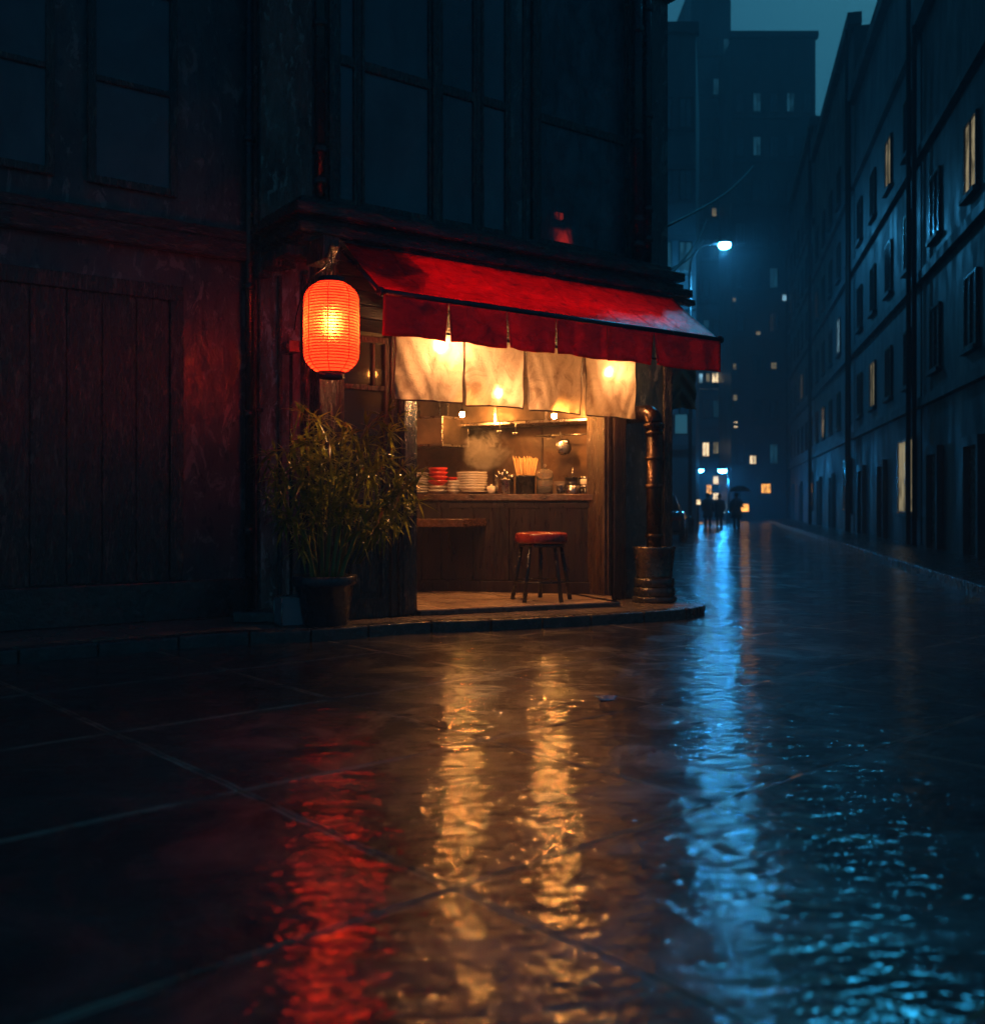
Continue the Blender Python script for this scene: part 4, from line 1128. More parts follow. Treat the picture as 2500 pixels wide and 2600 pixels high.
# ------------------------------------------------------------------ plant, pot, glass tank, stone block
pp = at_t(621, HY, 8.66); PT = 8.66
zr = H - (1101-HY)/F*PT
ph_ = zr - PZ
potr, potb = 62/F*PT, 0.195
po = MB()
po.lathe([(0, 0.001), (potb, 0.001), (potb+0.006, 0.012), (potr*0.905, ph_*0.80), (potr*0.98, ph_*0.81), (potr, ph_*0.84), (potr, ph_-0.01), (potr-0.008, ph_), (potr-0.03, ph_), (potr-0.04, ph_-0.06), (0, ph_-0.06)], (pp.x, pp.y, PZ), 44)
plp = thing('plant_pot', (pp.x, pp.y, PZ), 'large dark glazed flower pot holding the bamboo at the kerb', 'pot')
po.build('pot', M['pot'], plp)
MB().lathe([(0, ph_-0.045), (potr-0.042, ph_-0.055)], (pp.x, pp.y, PZ), 32).build('soil', M['soil'], plp)

random.seed(21)
bam = thing('bamboo_plant', (pp.x, pp.y, zr-0.05), 'bushy potted bamboo with yellow green leaves left of the door', 'plant')
leaf = MB()
def add_leaf(base, d, L, wid, droop):
    d = d.normalized()
    side = d.cross(Vector((0, 0, 1)))
    if side.length < 0.1: side = Vector((1, 0, 0))
    side = (side.normalized() + Vector((0, 0, random.uniform(-0.7, 0.7)))).normalized()
    prev = None
    ws = [0.3, 1.0, 0.9, 0.5, 0.0]
    for k, wv in enumerate(ws):
        u = k/4.0
        c_ = base + d*L*u + Vector((0, 0, -droop*L*u*u))
        if wv > 0: cur_ = (leaf.bm.verts.new(c_ - side*wid*wv*0.5), leaf.bm.verts.new(c_ + side*wid*wv*0.5))
        else: cur_ = (leaf.bm.verts.new(c_),)
        if prev:
            if len(cur_) == 2: f = leaf.bm.faces.new((prev[0], prev[1], cur_[1], cur_[0]))
            else: f = leaf.bm.faces.new((prev[0], prev[1], cur_[0]))
            f.smooth = True
        prev = cur_
def fan(c_, d, n, L):
    for k in range(n):
        ang = (k/(n-1)-0.5)*R(170) if n > 1 else 0
        az = d.normalized()
        hor = Vector((-az.y, az.x, 0))
        if hor.length < 0.1: hor = Vector((1, 0, 0))
        hor.normalize()
        up = Vector((0, 0, 1))
        v = az*math.cos(ang) + (hor*random.choice((1, -1))*0.55 + up*0.45).normalized()*math.sin(ang) + Vector((random.uniform(-.25, .25), random.uniform(-.25, .25), random.uniform(-.3, .15)))
        add_leaf(c_, v, L*random.uniform(0.9, 1.5), L*random.uniform(0.12, 0.18), random.uniform(0.1, 0.55))
# tip targets in the picture (D pixels), reached by canes from the pot
tips = [(640, 800, 0.0), (598, 800, 0.10), (700, 815, -0.05), (742, 788, 0.0), (560, 850, 0.05), (528, 868, 0.0), (770, 892, -0.12), (722, 865, 0.04), (655, 835, -0.10), (610, 845, -0.12), (752, 945, -0.16), (545, 925, -0.08)]
twig = MB()
for (tx, ty, dd) in tips:
    top = at_t(tx, ty, PT - 0.12 + dd)
    a = random.uniform(0, 2*PI); rr_ = random.uniform(0.03, 0.17)
    lean = (tx-621)/150.0
    b0 = Vector((pp.x, pp.y, zr-0.055)) + vr*lean*0.15 + vw*random.uniform(-0.14, 0.06)
    m_ = b0.lerp(top, 0.5) + Vector((0, 0, 0.12)) - vr*lean*0.10
    pts = []
    for k in range(13):
        u = k/12.0
        pts.append(b0*(1-u)**2 + m_*2*u*(1-u) + top*u*u)
    rad = [0.018*(1-0.78*k/12.0)*(1.12 if k % 3 == 0 else 1.0) for k in range(13)]
    MB().tube(pts, rad, 8).build('stem', M['stem'], bam)
    dtop = (pts[-1]-pts[-2]).normalized()
    fan(pts[-1], dtop, 6, 0.16)
    for k in range(4, 13):
        for s_ in range(2 if k > 5 else k % 2):
            base = pts[k] + (pts[k-1]-pts[k])*random.random()
            side = vr*random.choice((-1, 1))*random.uniform(0.4, 1.0) - vw*random.uniform(-0.35, 0.8) + Vector((0, 0, random.uniform(-0.1, 0.8)))
            L = random.uniform(0.07, 0.22)
            e = base + side.normalized()*L
            if e.y > -0.12: e.y = -0.12 - random.random()*0.05
            twig.tube([base, base.lerp(e, 0.5) + Vector((0, 0, 0.02)), e], [0.0035, 0.0028, 0.0018], 5)
            fan(e, (e-base) + Vector((0, 0, -0.02)), random.randint(4, 6), random.uniform(0.12, 0.17))
            fan(base.lerp(e, 0.55), (e-base) + Vector((random.uniform(-.1, .1), 0, 0.02)), random.choice((0, 0, 2)), random.uniform(0.10, 0.14))
# low outer sprays
for (tx, ty) in ((690, 1015), (716, 965), (560, 1005), (552, 985), (725, 1000), (575, 1050), (520, 905), (790, 905), (512, 955), (806, 908), (800, 960), (765, 925), (730, 1010), (780, 985), (600, 960), (660, 920), (690, 880)):
    c_ = at_t(tx, ty, PT - 0.20 + random.uniform(-.08, .1))
    b0 = Vector((pp.x, pp.y, zr + 0.1)) + vr*(tx-621)/150*0.25
    md = b0.lerp(c_, 0.55) + Vector((0, 0, 0.10))
    twig.tube([b0, md, c_], [0.008, 0.005, 0.002], 6)
    for u in (0.55, 0.75, 0.9, 1.0):
        q = b0*(1-u)**2 + md*2*u*(1-u) + c_*u*u
        fan(q, (c_-b0) + Vector((0, 0, -0.05)), 6, 0.15)
twig.build('twigs', M['stem'], bam)
leaf.build('foliage', M['leaf'], bam)

# glass tank
gt = at_t(557, HY, 8.62)
tank = thing('glass_tank', (gt.x, gt.y, PZ), 'empty square glass tank on the pavement beside the big pot', 'tank')
ga = math.atan2(W.y, W.x) + R(28)
ux_, uy_ = Vector((math.cos(ga), math.sin(ga))), Vector((-math.sin(ga), math.cos(ga)))
hw = 0.118; th = 0.010; gh = 0.245
def tq(a, b_, c_, d_): return [tuple(Vector((gt.x, gt.y)) + ux_*x + uy_*y) for x, y in ((a, b_), (c_, b_), (c_, d_), (a, d_))]
for (a, b_, c_, d_) in ((-hw, -hw, hw, -hw+th), (-hw, hw-th, hw, hw), (-hw, -hw+th+.001, -hw+th, hw-th-.001), (hw-th, -hw+th+.001, hw, hw-th-.001)):
    MB().prism(tq(a, b_, c_, d_), PZ+0.014, PZ+gh).build('pane', M['glass_tank'], tank)
MB().prism(tq(-hw, -hw, hw, hw), PZ+0.001, PZ+0.013).build('base', M['metal_black'], tank)
fr_ = MB()
for (x, y) in ((-hw, -hw), (hw, -hw), (hw, hw), (-hw, hw)):
    c_ = Vector((gt.x, gt.y)) + ux_*x + uy_*y
    fr_.tube([(c_.x, c_.y, PZ+0.002), (c_.x, c_.y, PZ+gh+0.002)], 0.005, 6)
cs = [Vector((gt.x, gt.y)) + ux_*x + uy_*y for x, y in ((-hw, -hw), (hw, -hw), (hw, hw), (-hw, hw), (-hw, -hw))]
fr_.tube([(c_.x, c_.y, PZ+gh+0.004) for c_ in cs], 0.005, 6)
fr_.build('edge_frame', M['steel'], tank)
# stone slab step at the far left
sb = at_t(494, HY, 8.9)
blk = MB(); blk.prism(plate_sq(Vector((sb.x, sb.y)), 0.19, 0.16), PZ+0.001, PZ+0.10)
tag(blk.build('stone_block', M['stone'], origin=(sb.x, sb.y, PZ), bevel=0.014), 'low wet stone block on the pavement at the foot of the left wall', 'block')

# blue scrap on the road
bp = on_z(1160, 1336, 0.004)
scp = MB()
scp.grid(lambda u, v: Vector((bp.x, bp.y, 0.006)) + vr*(u-0.5)*0.115*(1-0.25*math.sin(v*5)) + vw*(v-0.5)*0.13*(1+0.3*math.sin(u*4)) + Vector((0, 0, 0.004*math.sin(u*6)*math.sin(v*5))), 8, 6)
tag(scp.build('paper_scrap', M['paper_blue'], origin=(bp.x, bp.y, 0), solid=0.001), 'bright blue scrap of wet paper lying on the road slabs', 'paper scrap')

# ------------------------------------------------------------------ neighbour building at the left
NYY = 0.95
nb = thing('neighbour_building', (-4, NYY, PZ), 'dark old building adjoining the shop at the left edge', 'building')
w0 = on_y(483, HY, NYY).x; w1 = on_y(524, HY, NYY).x
MB().box((-9, NYY, PZ-0.005), (w0-0.002, NYY+3.0, 8.6)).build('wall', M['plaster'], nb)
MB().box((w0, NYY-0.16, PZ-0.005), (XL-0.026, NYY+0.5, 8.6)).build('pilaster', M['wood_dark'], nb, bevel=0.012)
for k, (z0, z1) in enumerate(((PZ, 0.45), (3.45, 3.62), (3.63, 3.72))):
    MB().box((-9, NYY-0.10-0.03*(k > 0), z0-0.005), (w0-0.002, NYY-0.001, z1)).build('plinth' if k == 0 else 'string_course', M['stone'] if k == 0 else M['wood_along'], nb, bevel=0.012)
MB().box((w0-0.03, NYY-0.19, 2.02), (XL-0.027, NYY-0.161, 2.06)).build('pilaster_band', M['metal_black'], nb, bevel=0.004)
for k in range(3):
    xs = -1.95 - k*1.05
    f = MB(); x0, x1_ = xs-0.78, xs
    for a, b_ in (((x0, 3.95), (x0+0.07, 5.8)), ((x1_-0.07, 3.95), (x1_, 5.8)), ((x0+0.07, 5.73), (x1_-0.07, 5.8)), ((x0+0.07, 3.95), (x1_-0.07, 4.02)), ((x0+0.07, 4.85), (x1_-0.07, 4.90))):
        f.box((a[0], NYY-0.05, a[1]), (b_[0], NYY-0.001, b_[1]))
    wn = f.build('upper_window', M['wood_dark'], nb, bevel=0.006)
    for z0, z1 in ((4.02, 4.85), (4.90, 5.73)):
        MB().box((x0+0.07, NYY-0.02, z0), (x1_-0.07, NYY-0.001, z1)).build('pane', M['glass_dark'], wn)
# timber shutters of the closed shop front
sf = MB(); sf.box((-3.9, NYY-0.06, 0.46), (-3.78, NYY-0.001, 3.0)); sf.box((-2.02, NYY-0.06, 0.46), (-1.9, NYY-0.001, 3.0)); sf.box((-3.9, NYY-0.06, 3.001), (-1.9, NYY-0.001, 3.14))
shf = sf.build('shop_front', M['wood_dark'], nb, bevel=0.008)
for k in range(6):
    x0 = -3.775 + k*0.292
    MB().box((x0, NYY-0.035, 0.46), (x0+0.285, NYY-0.001, 3.0)).build('shutter_board', M['wood_dark'], shf, bevel=0.006)
xq = on_y(476, HY, NYY-0.06).x
drain('drainpipe', xq-0.02, NYY-0.06-0.06, PZ, 8.4, 0.04, (0.9, 2.0, 3.2, 4.6, 6.0), 'thin black drainpipe at the far left beside the dark pilaster')

# ------------------------------------------------------------------ street behind
def facade(name, label, pa, pb, depth, height, mat, wins, group=None, wmat='glass_dark', zbase=0.0, extra=None):
    """pa, pb: (r, t) ends of the front seen from the viewpoint; wins: (u0, u1, z0, z1, material)"""
    A, B = rt(*pa), rt(*pb)
    ab = (B - A); L = ab.length; ax = ab.normalized(); inn = Vector((-ax.y, ax.x, 0))
    if inn.dot(Vector((W.x, W.y, 0))) < 0: inn = -inn
    if extra is not None: inn = extra
    o = thing(name, ((A+B)/2)[:2] + (zbase,), label, 'building', group)
    MB().prism([tuple(A[:2]), tuple(B[:2]), tuple((B+inn*depth)[:2]), tuple((A+inn*depth)[:2])], zbase-0.1, height).build('wall', M[mat], o)
    c_ = MB(); A2, B2 = A - ax*0.15 - inn*0.25, B + ax*0.15 - inn*0.25
    c_.prism([tuple(A2[:2]), tuple(B2[:2]), tuple((B2+inn*0.5)[:2]), tuple((A2+inn*0.5)[:2])], height+0.004, height+0.45); c_.build('parapet', M['wall_far_dark'], o)
    nb_ = max(1, int((height-3.6)/3.1))
    for k in range(nb_):
        zz0 = 3.55 + 3.1*k
        bd_ = MB(); bd_.prism([tuple((A - inn*0.16)[:2]), tuple((B - inn*0.16)[:2]), tuple((B - inn*0.003)[:2]), tuple((A - inn*0.003)[:2])], zz0, zz0+0.22); bd_.build('floor_band', M['wall_far_dark'], o)
    for (u0, u1, z0, z1, wm) in wins:
        P0, P1 = A + ax*u0, A + ax*u1
        f = MB(); e = 0.06
        def bar(q0, q1, a0, a1): f.prism([tuple((q0 - inn*0.07)[:2]), tuple((q1 - inn*0.07)[:2]), tuple((q1 - inn*0.002)[:2]), tuple((q0 - inn*0.002)[:2])], a0, a1)
        bar(P0, P0+ax*e, z0, z1); bar(P1-ax*e, P1, z0, z1); bar(P0+ax*e, P1-ax*e, z1-e, z1); bar(P0+ax*e, P1-ax*e, z0, z0+e)
        si_ = MB(); si_.prism([tuple((P0 - ax*0.08 - inn*0.14)[:2]), tuple((P1 + ax*0.08 - inn*0.14)[:2]), tuple((P1 + ax*0.08 - inn*0.003)[:2]), tuple((P0 - ax*0.08 - inn*0.003)[:2])], z0-0.10, z0-0.004)
        mid_ = (P0+P1)/2; bar(mid_-ax*0.02, mid_+ax*0.02, z0+e, z1-e)
        w_ = f.build('window', M['metal_black'], o)
        si_.build('sill', M['wall_far_dark'], w_)
        for q0, q1 in ((P0+ax*e, mid_-ax*0.02), (mid_+ax*0.02, P1-ax*e)):
            MB().prism([tuple((q0 - inn*0.03)[:2]), tuple((q1 - inn*0.03)[:2]), tuple((q1 - inn*0.003)[:2]), tuple((q0 - inn*0.003)[:2])], z0+e, z1-e).build('pane', M[wm], w_)
    return o, A, ax, inn, L
def zpix(py, t): return H + (HY-py)/F*t
def rpix(px, t): return (px-CX)/F*t
random.seed(5)
# end of the street: tower facing us at t = 74
TE = 74.0
ra, rb_ = rpix(1322, TE), rpix(1398, TE)
lit = [(1339, 724, 12, 20, 'lit_cold'), (1354, 723, 9, 18, 'lit_dim'), (1368, 723, 14, 20, 'lit_warm'), (1350, 860, 14, 28, 'lit_warm'), (1369, 857, 12, 24, 'lit_dim'), (1356, 937, 12, 20, 'lit_orange'), (1369, 919, 12, 18, 'lit_warm'), (1369, 950, 13, 15, 'lit_warm'), (1347, 743, 20, 6, 'lit_dim'), (1371, 743, 20, 6, 'lit_dim'), (1380, 574, 10, 12, 'lit_dim'), (1390, 541, 14, 9, 'lit_dim'), (1386, 593, 13, 9, 'lit_dim'), (1386, 607, 13, 9, 'lit_dim'), (1366, 406, 10, 18, 'lit_dim')]
def mk(lits, r0, t, cols, rows, z0, dz, ww, wh, L):
    out = []; occ = []
    for (px, py, w_, h_, mt) in lits:
        u = rpix(px, t) - r0; hw_ = w_/F*t/2; z = zpix(py, t); hh_ = h_/F*t/2
        out.append((u-hw_, u+hw_, z-hh_, z+hh_, mt)); occ.append((u-hw_-0.1, u+hw_+0.1, z-hh_-0.1, z+hh_+0.1))
    for i in range(cols):
        for j in range(rows):
            u = (i+0.5)*L/cols; z = z0 + j*dz
            q = (u-ww/2, u+ww/2, z, z+wh)
            if any(q[0] < o_[1] and q[1] > o_[0] and q[2] < o_[3] and q[3] > o_[2] for o_ in occ): continue
            out.append(q + (random.choice(('glass_dark', 'glass_dark', 'lit_blue_dim')),))
    return out
facade('tower_block', 'tall dark tower closing the street behind the pedestrians, with scattered lit windows', (ra, TE), (rb_, TE), 12, 40, 'wall_far', mk(lit, ra, TE, 4, 11, 4.6, 3.0, 0.45, 1.3, rb_-ra))
ra2, rb2 = rpix(1399.5, 70), rpix(1560, 70)
lit2 = [(1405, 702, 8, 14, 'lit_dim'), (1406, 761, 9, 13, 'lit_dim'), (1407, 813, 9, 14, 'lit_warm'), (1404, 574, 8, 10, 'lit_dim'), (1450, 640, 10, 14, 'lit_dim'), (1480, 700, 12, 14, 'lit_dim'), (1520, 830, 12, 16, 'lit_warm'), (1440, 880, 14, 18, 'lit_warm'), (1465, 935, 20, 20, 'lit_orange'), (1500, 570, 10, 14, 'lit_cold')]
facade('office_block', 'broad dark office block right of the tower at the street end', (ra2, 70), (rb2, 70), 10, 34, 'wall_far_dark', mk(lit2, ra2, 70, 5, 9, 4.0, 3.1, 0.6, 1.4, rb2-ra2))
# dark narrow house jutting out on the left
rl0, rl1 = rpix(1215, 44), rpix(1331, 44)
hs, A, ax, inn, L = facade('narrow_house', 'dark narrow house jutting into the street behind the hanging cloth', (rl0, 44), (rl1, 44), 9, 22, 'wall_far', mk([(1300, 985, 0.1, 0.1, 'lit_dim')], rl0, 44, 3, 5, 5.0, 3.2, 0.6, 1.4, rl1-rl0)[1:], extra=Vector((ST.x, ST.y, 0)))
# row along the left of the street, mostly behind the shop
facade('row_house', 'plain dark row house right behind the shop corner', (0.55, 14.2), (2.9, 25.0), 6, 11, 'wall_far_dark', [(1.5, 2.6, 4, 5.6, 'glass_dark'), (4.0, 5.1, 4, 5.6, 'glass_dark'), (7.0, 8.1, 4, 5.6, 'glass_dark'), (1.5, 2.6, 7.4, 9, 'glass_dark'), (4.0, 5.1, 7.4, 9, 'glass_dark'), (7.0, 8.1, 7.4, 9, 'glass_dark')], extra=Vector((-SN.x, -SN.y, 0)))
# houses along the right of the street
def right_house(name, label, t0, t1, height, lit_set, mat):
    r0_, r1_ = 9.2 + 0.2253*(t0-18), 9.2 + 0.2253*(t1-18)
    L = (rt(r1_, t1) - rt(r0_, t0)).length
    wins = []
    cols = max(2, int(L/2.6)); rows = int((height-4.2)/3.1)
    for i in range(cols):
        for j in range(rows):
            u = (i+0.5)*L/cols; z = 4.3 + 3.1*j
            wins.append((u-0.5, u+0.5, z, z+1.5, lit_set.get((i, j), 'glass_dark')))
    wins.append((0.5, 0.5+min(2.4, L-1.2), 0.9, 2.9, lit_set.get('shop', 'glass_dark')))
    ho, A_, ax_, inn_, L_ = facade(name, label, (r0_, t0), (r1_, t1), 8, height, mat, wins, 'houses along the right of the street', extra=Vector((SN.x, SN.y, 0)))
    for ud in [x for x in (L_*0.42, L_*0.78) if x < L_-1.2]:
        def fp(u, o_): q_ = A_ + ax_*u - inn_*o_; return (q_.x, q_.y)
        MB().prism([fp(ud, 0.03), fp(ud+1.0, 0.03), fp(ud+1.0, 0.002), fp(ud, 0.002)], 0.125, 2.3).build('door', M['wood_dark'], ho)
        fr2 = MB(); fr2.prism([fp(ud-0.14, 0.14), fp(ud-0.002, 0.14), fp(ud-0.002, 0.002), fp(ud-0.14, 0.002)], 0.125, 2.5); fr2.prism([fp(ud+1.002, 0.14), fp(ud+1.14, 0.14), fp(ud+1.14, 0.002), fp(ud+1.002, 0.002)], 0.125, 2.5); fr2.prism([fp(ud-0.002, 0.14), fp(ud+1.002, 0.14), fp(ud+1.002, 0.002), fp(ud-0.002, 0.002)], 2.31, 2.5)
        fr2.build('door_frame', M['wall_far'], ho)
    for ud in (0.25, L_-0.3):
        q_ = A_ + ax_*ud - inn_*0.24
        MB().tube([(q_.x, q_.y, 0.12), (q_.x, q_.y, height)], 0.06, 8).build('downpipe', M['matte_black'], ho)
right_house('street_house', 'nearest dark house on the right of the street at the picture edge', 15, 24.8, 13, {(1, 1): 'lit_dim'}, 'wall_far_dark')
right_house('street_house', 'dark house on the right with a dim lit shop window', 25, 36.8, 16, {(2, 0): 'lit_dim', 'shop': 'lit_dim', (1, 2): 'lit_dim'}, 'wall_far')
right_house('street_house', 'dark house on the right with cold lit windows near the street end', 37, 51.8, 19, {(1, 1): 'lit_cold', (3, 0): 'lit_warm', (4, 2): 'lit_dim'}, 'wall_far_dark')
right_house('street_house', 'last dark house on the right beside the broad office block', 52, 69, 21, {(2, 1): 'lit_warm', (4, 0): 'lit_dim', (5, 3): 'lit_dim'}, 'wall_far')
# kerbed pavement on the right side
rp = MB(); q = [rt(7.4 + 0.2253*(4-18), 4), rt(9.3 + 0.2253*(4-18), 4), rt(9.3 + 0.2253*(70-18), 70), rt(7.4 + 0.2253*(70-18), 70)]
rp.prism([tuple(v[:2]) for v in q], -0.05, 0.12)
struct(rp.build('pavement', M['kerb'], bevel=0.015))

# dim blue lit sign boxes on the narrow house
for (a, b_, c_, d_, lb) in ((1288, 1312, 616, 666, 'pale blue lit sign box high on the dark narrow house'), (1288, 1314, 793, 832, 'dim blue lit sign box low on the dark narrow house')):
    t = 42.6
    o = thing('sign_box', at_t((a+b_)/2, (c_+d_)/2, t), lb, 'sign', 'blue lit sign boxes on the narrow house')
    p0, p1 = at_t(a, d_, t), at_t(b_, c_, t)
    cc = (p0+p1)/2
    MB().obox(cc, vr*((b_-a)/F*t/2), vw*0.22, (0, 0, (d_-c_)/F*t/2)).build('case', M['metal_black'], o, bevel=0.02)
    MB().obox(cc - vw*0.235, vr*((b_-a)/F*t/2-0.04), vw*0.012, (0, 0, (d_-c_)/F*t/2-0.04)).build('lit_face', M['lit_teal'], o)
    MB().obox(cc + vw*0.8, vr*0.05, vw*0.58, (0, 0, 0.05)).build('bracket', M['metal_black'], o)

# small lit shop signs at street level, far up the street
for (px, py, w__, h__, t, mt, lb) in ((1336, 961, 7, 9, 43.2, 'lit_warm', 'tiny warm lit sign at the foot of the narrow house, head height'), (1340, 1004, 8, 7, 60, 'lit_orange', 'tiny orange lit sign low on the far pavement'), (1356, 976, 10, 9, 72, 'lit_orange', 'orange lit shop sign behind the left walker'), (1372, 966, 9, 11, 72, 'lit_warm', 'warm lit shop sign behind the middle walker'), (1388, 972, 14, 18, 72, 'lit_cold', 'cold lit shop window at the foot of the tower'), (1424, 972, 16, 14, 68.5, 'lit_orange', 'orange lit shop sign at the foot of the broad office block')):
    o = thing('shop_sign', at_t(px, py, t), lb, 'sign', 'small lit shop signs far up the street')
    cc = at_t(px, py, t)
    MB().obox(cc + vw*0.06, vr*(w__/F*t/2+0.04), vw*0.05, (0, 0, h__/F*t/2+0.04)).build('case', M['metal_black'], o)
    MB().obox(cc - vw*0.005, vr*(w__/F*t/2), vw*0.012, (0, 0, h__/F*t/2)).build('lit_face', M[mt], o)
    MB().tube([(cc + vw*0.1) - Vector((0, 0, h__/F*t/2)), Vector((cc.x+vw.x*0.1, cc.y+vw.y*0.1, 0))], 0.04, 8).build('post', M['metal_black'], o)

# street lamps
def street_lamp(px, pxp, py, t, label, mat, hr, arm):
    hp_ = at_t(px, py, t); base = at_t(pxp, HY, t); base = Vector((base.x, base.y, 0))
    o = thing('street_lamp', base, label, 'street lamp', 'street lamps along the wet street')
    ztop = hp_.z
    MB().tube([base, base + Vector((0, 0, ztop-arm))], 0.085, 10, True, 0.06).build('pole', M['metal_black'], o)
    MB().lathe([(0.16, 0), (0.16, 0.5), (0.10, 0.7), (0.0, 0.7)], base, 14).build('base', M['metal_black'], o)
    dv_ = Vector((hp_.x-base.x, hp_.y-base.y, 0)); Lh = dv_.length; dv_.normalize()
    pts = [base + Vector((0, 0, ztop-arm-0.02))] + [base + dv_*Lh*0.62*(1-math.cos(a)) + Vector((0, 0, ztop-arm+arm*1.04*math.sin(a))) for a in [R(15*k) for k in range(1, 7)]] + [Vector((hp_.x, hp_.y, ztop+arm*0.04)) - dv_*hr*1.2]
    MB().tube(pts, 0.05, 8).build('arm', M['matte_black'], o)
    MB().lathe([(hr*1.25, 0.0), (hr*1.1, hr*0.45), (hr*0.5, hr*0.75), (0, hr*0.8)], hp_ + Vector((0, 0, 0.02)), 20).build('lamp_hood', M['metal_black'], o)
    MB().ball(hp_ - Vector((0, 0, 0.02)), hr, 16, 0.62).build('lamp_glass', M[mat], o)
street_lamp(1386, 1320, 468, 40, 'tall street lamp with a curved arm and glaring blue white light at upper right', 'lamp_blue', 0.23, 1.1)
street_lamp(1382, 1394, 900, 60, 'far street lamp with blue white light above the pedestrians', 'lamp_blue_far', 0.25, 0.5)
street_lamp(1340, 1333, 900, 62, 'far small blue street lamp beside the narrow house', 'lamp_blue_far', 0.17, 0.5)

# overhead cables
for a, b_, lb in (((1246, 446, 12.0), (1440, 318, 34), 'upper black overhead cable running to the right'), ((1244, 528, 12.0), (1345, 460, 36), 'middle black overhead cable above the awning end'), ((1264, 545, 12.5), (1352, 420, 40), 'lower steep black overhead cable near the street lamp')):
    A, B = at_t(*a), at_t(*b_)
    pts = [A.lerp(B, k/12) - Vector((0, 0, 0.2*math.sin(PI*k/12))) for k in range(13)]
    tag(MB().tube(pts, 0.022, 6).build('overhead_cable', M['matte_black'], origin=A), lb, 'cable', 'overhead cables')

# dark cloth banner beyond the awning's right end
TB = 13.4
b0, b1 = at_t(1279, 702, TB), at_t(1331, 702, TB)
def ban(u, v):
    p_ = b0.lerp(b1, u)
    z = b0.z - v*(83/F*TB)*(1-0.05*math.sin(PI*u))
    fold = 0.05*math.sin((abs(u-0.45)*2.2 - v*2.4)*6.0)*(0.5+0.5*v)
    return Vector((p_.x, p_.y, z)) + vw*fold
bn = thing('hanging_banner', (b0+b1)/2, 'dark draped cloth hanging beyond the right end of the awning', 'banner')
MB().grid(ban, 24, 30).build('cloth', M['cloth_dark'], bn, solid=0.006)
MB().tube([b0 - vr*0.45 + Vector((0, 0, 0.012)), b1 + vr*0.04 + Vector((0, 0, 0.012))], 0.014, 8).build('rod', M['metal_black'], bn)

# ------------------------------------------------------------------ parked car (dark, seen from behind)
CTT = 29.5
rc = rpix(1300, CTT) - 0.30
car = thing('parked_car', rt(rc, CTT+2.0), 'dark parked car half hidden behind the downpipe', 'car')
cbase = rt(rc, CTT+2.0); fwd = Vector((ST.x, ST.y, 0)); rgt = Vector((SN.x, SN.y, 0))
def cp(x, y, z): return cbase + rgt*x + fwd*y + Vector((0, 0, z))     # x right, y forward
def loft(sections):
    b = MB(); rings = []
    for (y, prof_) in sections: rings.append([b.bm.verts.new(cp(x, y, z)) for x, z in prof_])
    for ra_, rb_2 in zip(rings, rings[1:]):
        n = len(ra_)
        for k in range(n):
            f = b.bm.faces.new((ra_[k], ra_[(k+1) % n], rb_2[(k+1) % n], rb_2[k])); f.smooth = True
    b.bm.faces.new(rings[0]); b.bm.faces.new(rings[-1][::-1])
    return b
def sec(hw_, zb_, zt_): return [(-hw_*0.92, zb_), (hw_*0.92, zb_), (hw_, zb_+0.18), (hw_, zt_-0.22), (hw_*0.93, zt_-0.03), (hw_*0.8, zt_), (-hw_*0.8, zt_), (-hw_*0.93, zt_-0.03), (-hw_, zt_-0.22), (-hw_, zb_+0.18)]
loft([(-2.1, sec(0.72, 0.42, 0.80)), (-2.0, sec(0.82, 0.30, 0.92)), (-1.3, sec(0.86, 0.22, 0.96)), (0.9, sec(0.86, 0.22, 0.95)), (1.8, sec(0.82, 0.25, 0.82)), (2.1, sec(0.72, 0.36, 0.68))]).build('body', M['car_paint'], car)
loft([(-1.75, [(-0.70, 0.93), (0.70, 0.93), (0.66, 0.98), (-0.66, 0.98)]), (-1.15, [(-0.72, 0.93), (0.72, 0.93), (0.56, 1.38), (-0.56, 1.38)]), (0.1, [(-0.72, 0.93), (0.72, 0.93), (0.56, 1.42), (-0.56, 1.42)]), (1.0, [(-0.70, 0.93), (0.70, 0.93), (0.66, 0.97), (-0.66, 0.97)])]).build('window_glass', M['car_glass'], car)
loft([(-1.10, [(-0.55, 1.385), (0.55, 1.385), (0.52, 1.42), (-0.52, 1.42)]), (-0.4, [(-0.55, 1.41), (0.55, 1.41), (0.52, 1.46), (-0.52, 1.46)]), (0.15, [(-0.55, 1.42), (0.55, 1.42), (0.50, 1.44), (-0.50, 1.44)])]).build('roof', M['car_paint'], car)
for sx in (-1, 1):
    for yy in (-1.3, 1.35):
        wv = MB(); c0_ = cp(sx*0.70, yy, 0.31); c1_ = cp(sx*0.875, yy, 0.31)
        wv.tube([c0_, c1_], 0.31, 22); wh = wv.build('wheel', M['rubber'], car)
        MB().tube([c1_ - rgt*sx*0.002, c1_ + rgt*sx*0.012], 0.19, 16).build('rim', M['steel'], wh)
    MB().obox(cp(sx*0.66, -2.075, 0.72), rgt*0.13, fwd*0.04, (0, 0, 0.055)).build('tail_light', M['tail'] if False else M['china_red'], car, bevel=0.01)
MB().obox(cp(0, -2.10, 0.44), rgt*0.74, fwd*0.05, (0, 0, 0.07)).build('bumper', M['car_paint'], car, bevel=0.02)

